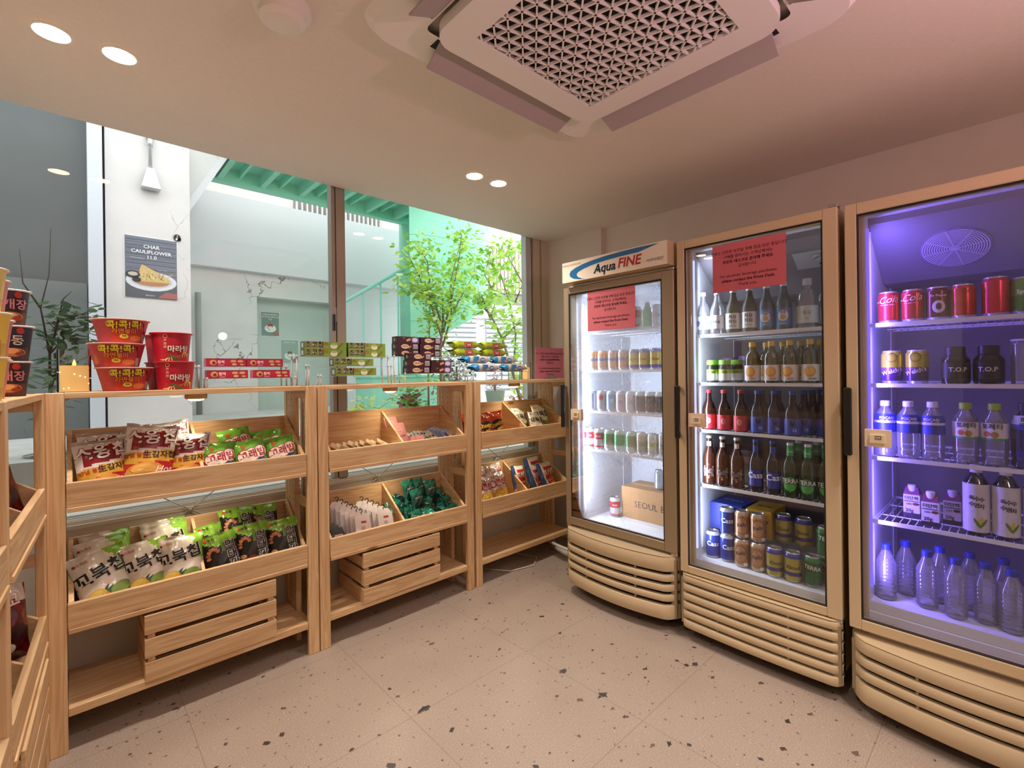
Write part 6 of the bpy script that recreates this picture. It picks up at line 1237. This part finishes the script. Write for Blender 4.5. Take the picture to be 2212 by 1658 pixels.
for k, x, y, z, l in (('cassc', 2.262, 1.024, Zf, 'navy beer can, lower one nearest the handle side, beer fridge floor'), ('cassc', 2.262, .955, Zf, 'navy beer can, lower one second from the handle side, beer fridge floor'), ('cassc', 2.262, .955, up, 'navy beer can in the upper carton on the beer fridge floor'), ('kellyc', 2.245, .882, Zf, 'copper beer can, lower one beside the navy cans'), ('kellyc', 2.245, .812, Zf, 'copper beer can, lower one in front of the yellow carton'),
        ('kellyc', 2.262, .886, up, 'copper beer can, upper one beside the navy carton'), ('kellyc', 2.262, .818, up, 'copper beer can, upper one against the yellow carton'), ('cloud', 2.235, .742, Zf, 'gold and purple beer can, lower one beside the copper cans'), ('cloud', 2.235, .670, Zf, 'gold and purple beer can, lower one nearer the green cans'),
        ('cloud', 2.33, .735, up, 'gold and purple beer can, upper one with its lid showing'), ('cloud', 2.33, .655, up, 'gold and purple beer can, upper one nearer the green cans'), ('terrac', 2.245, .600, Zf, 'green beer can, lower one, its lettering half turned'), ('terrac', 2.262, .556, up, 'green beer can, upper one at the near side wall'), ('terrac', 2.315, .556, Zf, 'green beer can, lower one deeper at the near side wall')):
    drink(k, x, y, z, l, 'beer cans in packs on the beer fridge floor', 'beer_can', 'can')
m = MB(); m.box(0, .20, -.15, 0, 0, .125, 'print', '2b3a9a'); f = flatmap((.1, -.075, .125), (0, -1, 0), (1, 0, 0), (0, 0, 1), .0006); T(m, f, 'Cass', .05, '9fb0e0', (0, 0), 0, .03); tag(m.build('beer_carton', None, (2.30, 1.055, up)), 'navy beer carton sleeve above the lower navy cans', 'carton')
m = MB(); m.box(0, .18, -.11, 0, 0, .126, 'print', 'd9a93a'); f = flatmap((-.0003, -.055, .063), (0, -1, 0), (0, 0, 1), (-1, 0, 0), .0006); T(m, f, 'Kelly', .040, '4a1a14', (0, .01), .1, .03, shear=.1); f2 = flatmap((.09, -.055, .126), (0, -1, 0), (1, 0, 0), (0, 0, 1), .0006); T(m, f2, 'Kelly', .034, '3a1a14', (0, 0), 0, .03); decal(m, rect(.07, .008, 1, 1), f, 'b0502e', at=(0, -.03)); tag(m.build('beer_carton', None, (2.30, .885, up)), 'yellow beer carton sleeve on top of the copper cans', 'carton')
# -- blue lit fridge
Z3 = (1.437, 1.213, .942, .705, .407)
def cola(m, f): T(m, f, 'Coca-Cola', .034, 'f0e6e6', (-.040, .080), .10, .0, 1, shear=.45); T(m, f, 'ORIGINAL TASTE', .006, 'e9d6d6', (0, .066), .0, 0, 1)
can('cola', .033, .115, [(0, 'c4343a'), (.5, 'c93238')], cola); can('maroon', .033, .115, [(0, '5a1c2c'), (.5, '6a1f30')], lambda m, f: (decal(m, disc(.018, .022), f, 'd9cfd6', at=(0, .045)), decal(m, disc(.008, .012), f, '4a1624', at=(0, .046), lift=1), T(m, f, 'Dr Pepper', .011, 'e6dce0', (0, .084), 0, .01, 1)))
can('redor', .033, .115, [(0, 'c4402e'), (.5, 'cf4632')], lambda m, f: (T(m, f, 'Cola', .02, '8c2420', (0, .09), .1, .0, 1, shear=.4))); can('redc', .0345, .128, [(0, 'cf2f3c'), (.5, 'd63844')]); can('limec', .033, .118, [(0, '5a8f3f'), (.5, '7aa84a')], cb(0, 'Sprite', 'dfe9d0', .018, .6, .118))
rowof([('cola', .342, 'red cola can with white script'), ('cola', .272, 'red cola can with white script'), ('maroon', .204, 'maroon soda can'), ('redor', .138, 'orange red can'), ('redc', .060, 'bright red can'), ('limec', -.006, 'green can')], Z3[0], 3, 0, 'soda_can', 'can', 'soda cans', 2.252)
can('grape', .033, .120, [(0, '4a2a6a'), (.14, '5a2f7a'), (.30, '8a5a90'), (.42, 'c9c03a'), (.9, 'b9b43a')], lambda m, f: (T(m, f, "Welch's", .021, 'e6dfee', (0, .044), .30, .04, 1, outline='3a2060'), decal(m, ringshape(.014, .017), f, '5f5a28', at=(0, .095))))
bottle('top', [(0, 0), (.036, 0), (.038, .006), (.038, .082), (.031, .095), (.024, .100)], ('gloss', '1c1218'), (.027, .098, .128, '2a1a22'), (.018, .074, [(0, '1f141a')], lambda z: .038), lambda m, f: T(m, f, 'T.O.P', .021, 'd9d0d6', (0, .048), 0, .05, 1))
def ringc(m): pass
bottle('clearcup', [(0, 0), (.034, 0), (.034, .13), (.03, .14)], 'clear_plastic', (.034, .138, .145, 'd0d0dc'))
rowof([('grape', .334, 'yellow and purple grape soda can'), ('grape', .262, 'yellow and purple grape soda can'), ('top', .160, 'black coffee bottle with wide cap'), ('top', .078, 'black coffee bottle with wide cap'), ('clearcup', -.006, 'clear ribbed cup')], Z3[1], 3, 1, 'soft_drink', 'drink', 'drinks', 2.252)
PB = [(0, 0), (.026, 0), (.032, .006), (.0335, .02), (.0315, .03), (.0335, .04), (.0335, .135), (.030, .155), (.017, .176), (.0135, .184), (.0135, .196)]
pr_l = lambda z: .0335 if z < .137 else .0335 - (z - .137) * .2
def blab(word, c, s, yy): return lambda m, f: T(m, f, word, s, c, (0, yy), 0, .03, 1)
bottle('sweat', PB, 'clear_plastic', (.0155, .186, .206, 'e0dde9'), (.092, .158, [(0, '2f3fa8'), (.45, 'dfe1f0'), (.55, '2f3fa8')], lambda z: .0335 if z < .137 else .0335 - (z - .137) * .17), lambda m, f: (T(m, f, 'POCARI', .013, 'e6e8f4', (0, .143), 0, .04, 1), T(m, f, 'SWEAT', .013, 'e6e8f4', (0, .131), 0, .04, 1)))
bottle('toreta', PB, 'clear_plastic', (.0165, .184, .206, '9fc83a'), (.086, .142, [(0, '5aae6a'), (.08, 'e6e3ea')], lambda z: .0335 if z < .137 else .0335 - (z - .137) * .15), lambda m, f: (T(m, f, '토레타', .020, '17141c', (0, .130), 0, .05, 1), decal(m, disc(.009), f, 'd06a4a', at=(-.014, .106)), decal(m, disc(.010), f, 'b98a4a', at=(.006, .104), lift=1)))
bottle('power', PB, 'blue_liquid', (.017, .184, .210, '1c2450'), (.125, .170, [(0, '2a48b8'), (.3, 'cfd6ee')], lambda z: .0335 if z < .137 else .0335 - (z - .137) * .2), lambda m, f: (T(m, f, '파워', .018, '1c2450', (0, .156), 0, .05, 1), T(m, f, '에이드', .014, '1c2450', (0, .140), 0, .05, 1)))
for nm in ('sweat', 'toreta', 'power'): pass
rowof([('sweat', .355, 'sports drink bottle with blue label'), ('sweat', .288, 'sports drink bottle with blue label'), ('sweat', .221, 'sports drink bottle with blue label'), ('toreta', .136, 'clear bottle with green cap'), ('toreta', .066, 'clear bottle with green cap'), ('power', -.004, 'deep blue drink bottle')], Z3[2], 3, 2, 'plastic_bottle', 'bottle', 'plastic bottles', 2.246)
# protein cartons
m = MB(); m.box(-.024, .024, -.024, .024, 0, .085, 'print', 'd9d2d9'); m.box(-.0243, .0243, -.0243, .0243, 0, .016, 'print', '2a1c30'); b_ = [(-.024, -.024, .085), (.024, -.024, .085), (.024, .024, .085), (-.024, .024, .085)]; t_ = [(-.010, -.018, .112), (.014, -.018, .112), (.014, .018, .112), (-.010, .018, .112)]
m.raw(b_ + t_, [(0, 1, 5, 4), (1, 2, 6, 5), (2, 3, 7, 6), (3, 0, 4, 7), (4, 5, 6, 7)], 'print', '7a3a66')
f = flatmap((-.0244, 0, .045), (0, -1, 0), (0, 0, 1), (-1, 0, 0), .0005); T(m, f, '더단백', .015, '1c1620', (.0, .026), 0, .04); decal(m, rect(.044, .003, 1, 1), f, '4a3a4a', at=(0, .015)); T(m, f, '20g', .017, '1c1620', (-.006, -.020), 0, .04); T(m, f, '100%', .008, '2a2430', (-.008, .004), 0, .02); decal(m, disc(.010, .005), f, '6a2a2a', at=(.013, .006), lift=1)
k = MB(); k.lathe([(.012, .095, 'print', 'd9d4dc'), (.013, .098, 'print', 'd9d4dc'), (.013, .118, 'print', 'd9d4dc'), (.011, .121, 'print', 'd9d4dc'), (0, .121, 'print', 'd9d4dc')], 16, (-.006, 0, 0)); DR['carton'] = (m.mesh('drink_carton'), [('screw_cap', k.mesh('screw_cap'))], .121)
drink('carton', 2.350, .292, Z3[3], 'purple and white protein drink carton, farthest of the three from the viewer side', 'protein drink cartons', 'drink_carton', 'carton', 0); drink('carton', 2.262, .230, Z3[3], 'purple and white protein drink carton standing frontmost of the three', 'protein drink cartons', 'drink_carton', 'carton', 0); drink('carton', 2.335, .178, Z3[3], 'purple and white protein drink carton beside the corn tea bottle', 'protein drink cartons', 'drink_carton', 'carton', 0)
TB = [(0, 0), (.028, 0), (.0335, .006), (.0335, .15), (.031, .175), (.018, .200), (.0135, .208), (.0135, .222)]
def tea(m, f):
    for i, ch in enumerate('옥수수'): T(m, f, ch, .017, '2a2a24', (-.012 + i * .013, .125 - i * .002), 0, .02, 1)
    for i, ch in enumerate('수염차'): T(m, f, ch, .017, '2a2a24', (-.012 + i * .013, .104 - i * .003), 0, .02, 1)
    decal(m, disc(.006, .018), f, 'd9c84a', at=(.010, .045), rot=-.2); decal(m, disc(.004, .018), f, '5f8a3a', at=(.002, .042), rot=.5, lift=1); decal(m, disc(.004, .018), f, '5f8a3a', at=(.018, .042), rot=-.6, lift=1)
bottle('tea', TB, 'tea_liquid', (.0155, .208, .236, 'e3dfe6'), (.012, .172, [(0, 'd9d6d6')], lambda z: .0335), tea)
rowof([('tea', .112, 'corn silk tea bottle with white label'), ('tea', .042, 'corn silk tea bottle with white label'), ('tea', -.03, 'corn silk tea bottle with white label')], Z3[3], 3, 3, 'tea_bottle', 'bottle', 'tea bottles', 2.250)
WB = [(0, 0), (.024, 0), (.031, .006)]
for k_ in range(8): WB += [(.0315, .012 + k_ * .014), (.0300, .019 + k_ * .014)]
WB += [(.0315, .124), (.030, .135), (.017, .168), (.0132, .178), (.0132, .190)]
bottle('water', WB, 'clear_plastic', (.0150, .182, .202, '1f3aa8'))
for i, (x, y) in enumerate([(2.245, .358), (2.335, .312), (2.262, .243), (2.240, .165), (2.262, .092), (2.240, .030), (2.255, -.04), (2.345, .215), (2.350, .135), (2.350, .05)]):
    drink('water', x, y, Z3[4], 'clear ribbed water bottle with blue cap, %s' % ['nearest the handle side', 'set back, second from the handle side', 'third of the front ones from the handle side', 'fourth, standing frontmost', 'fifth, right behind the frontmost', 'sixth, near the picture edge', 'seventh, cut by the picture edge', 'second row behind the third', 'second row behind the fourth', 'second row near the picture edge'][i], 'water bottles on the floor of the blue fridge', 'water_bottle', 'bottle')
bpy.context.view_layer.update()
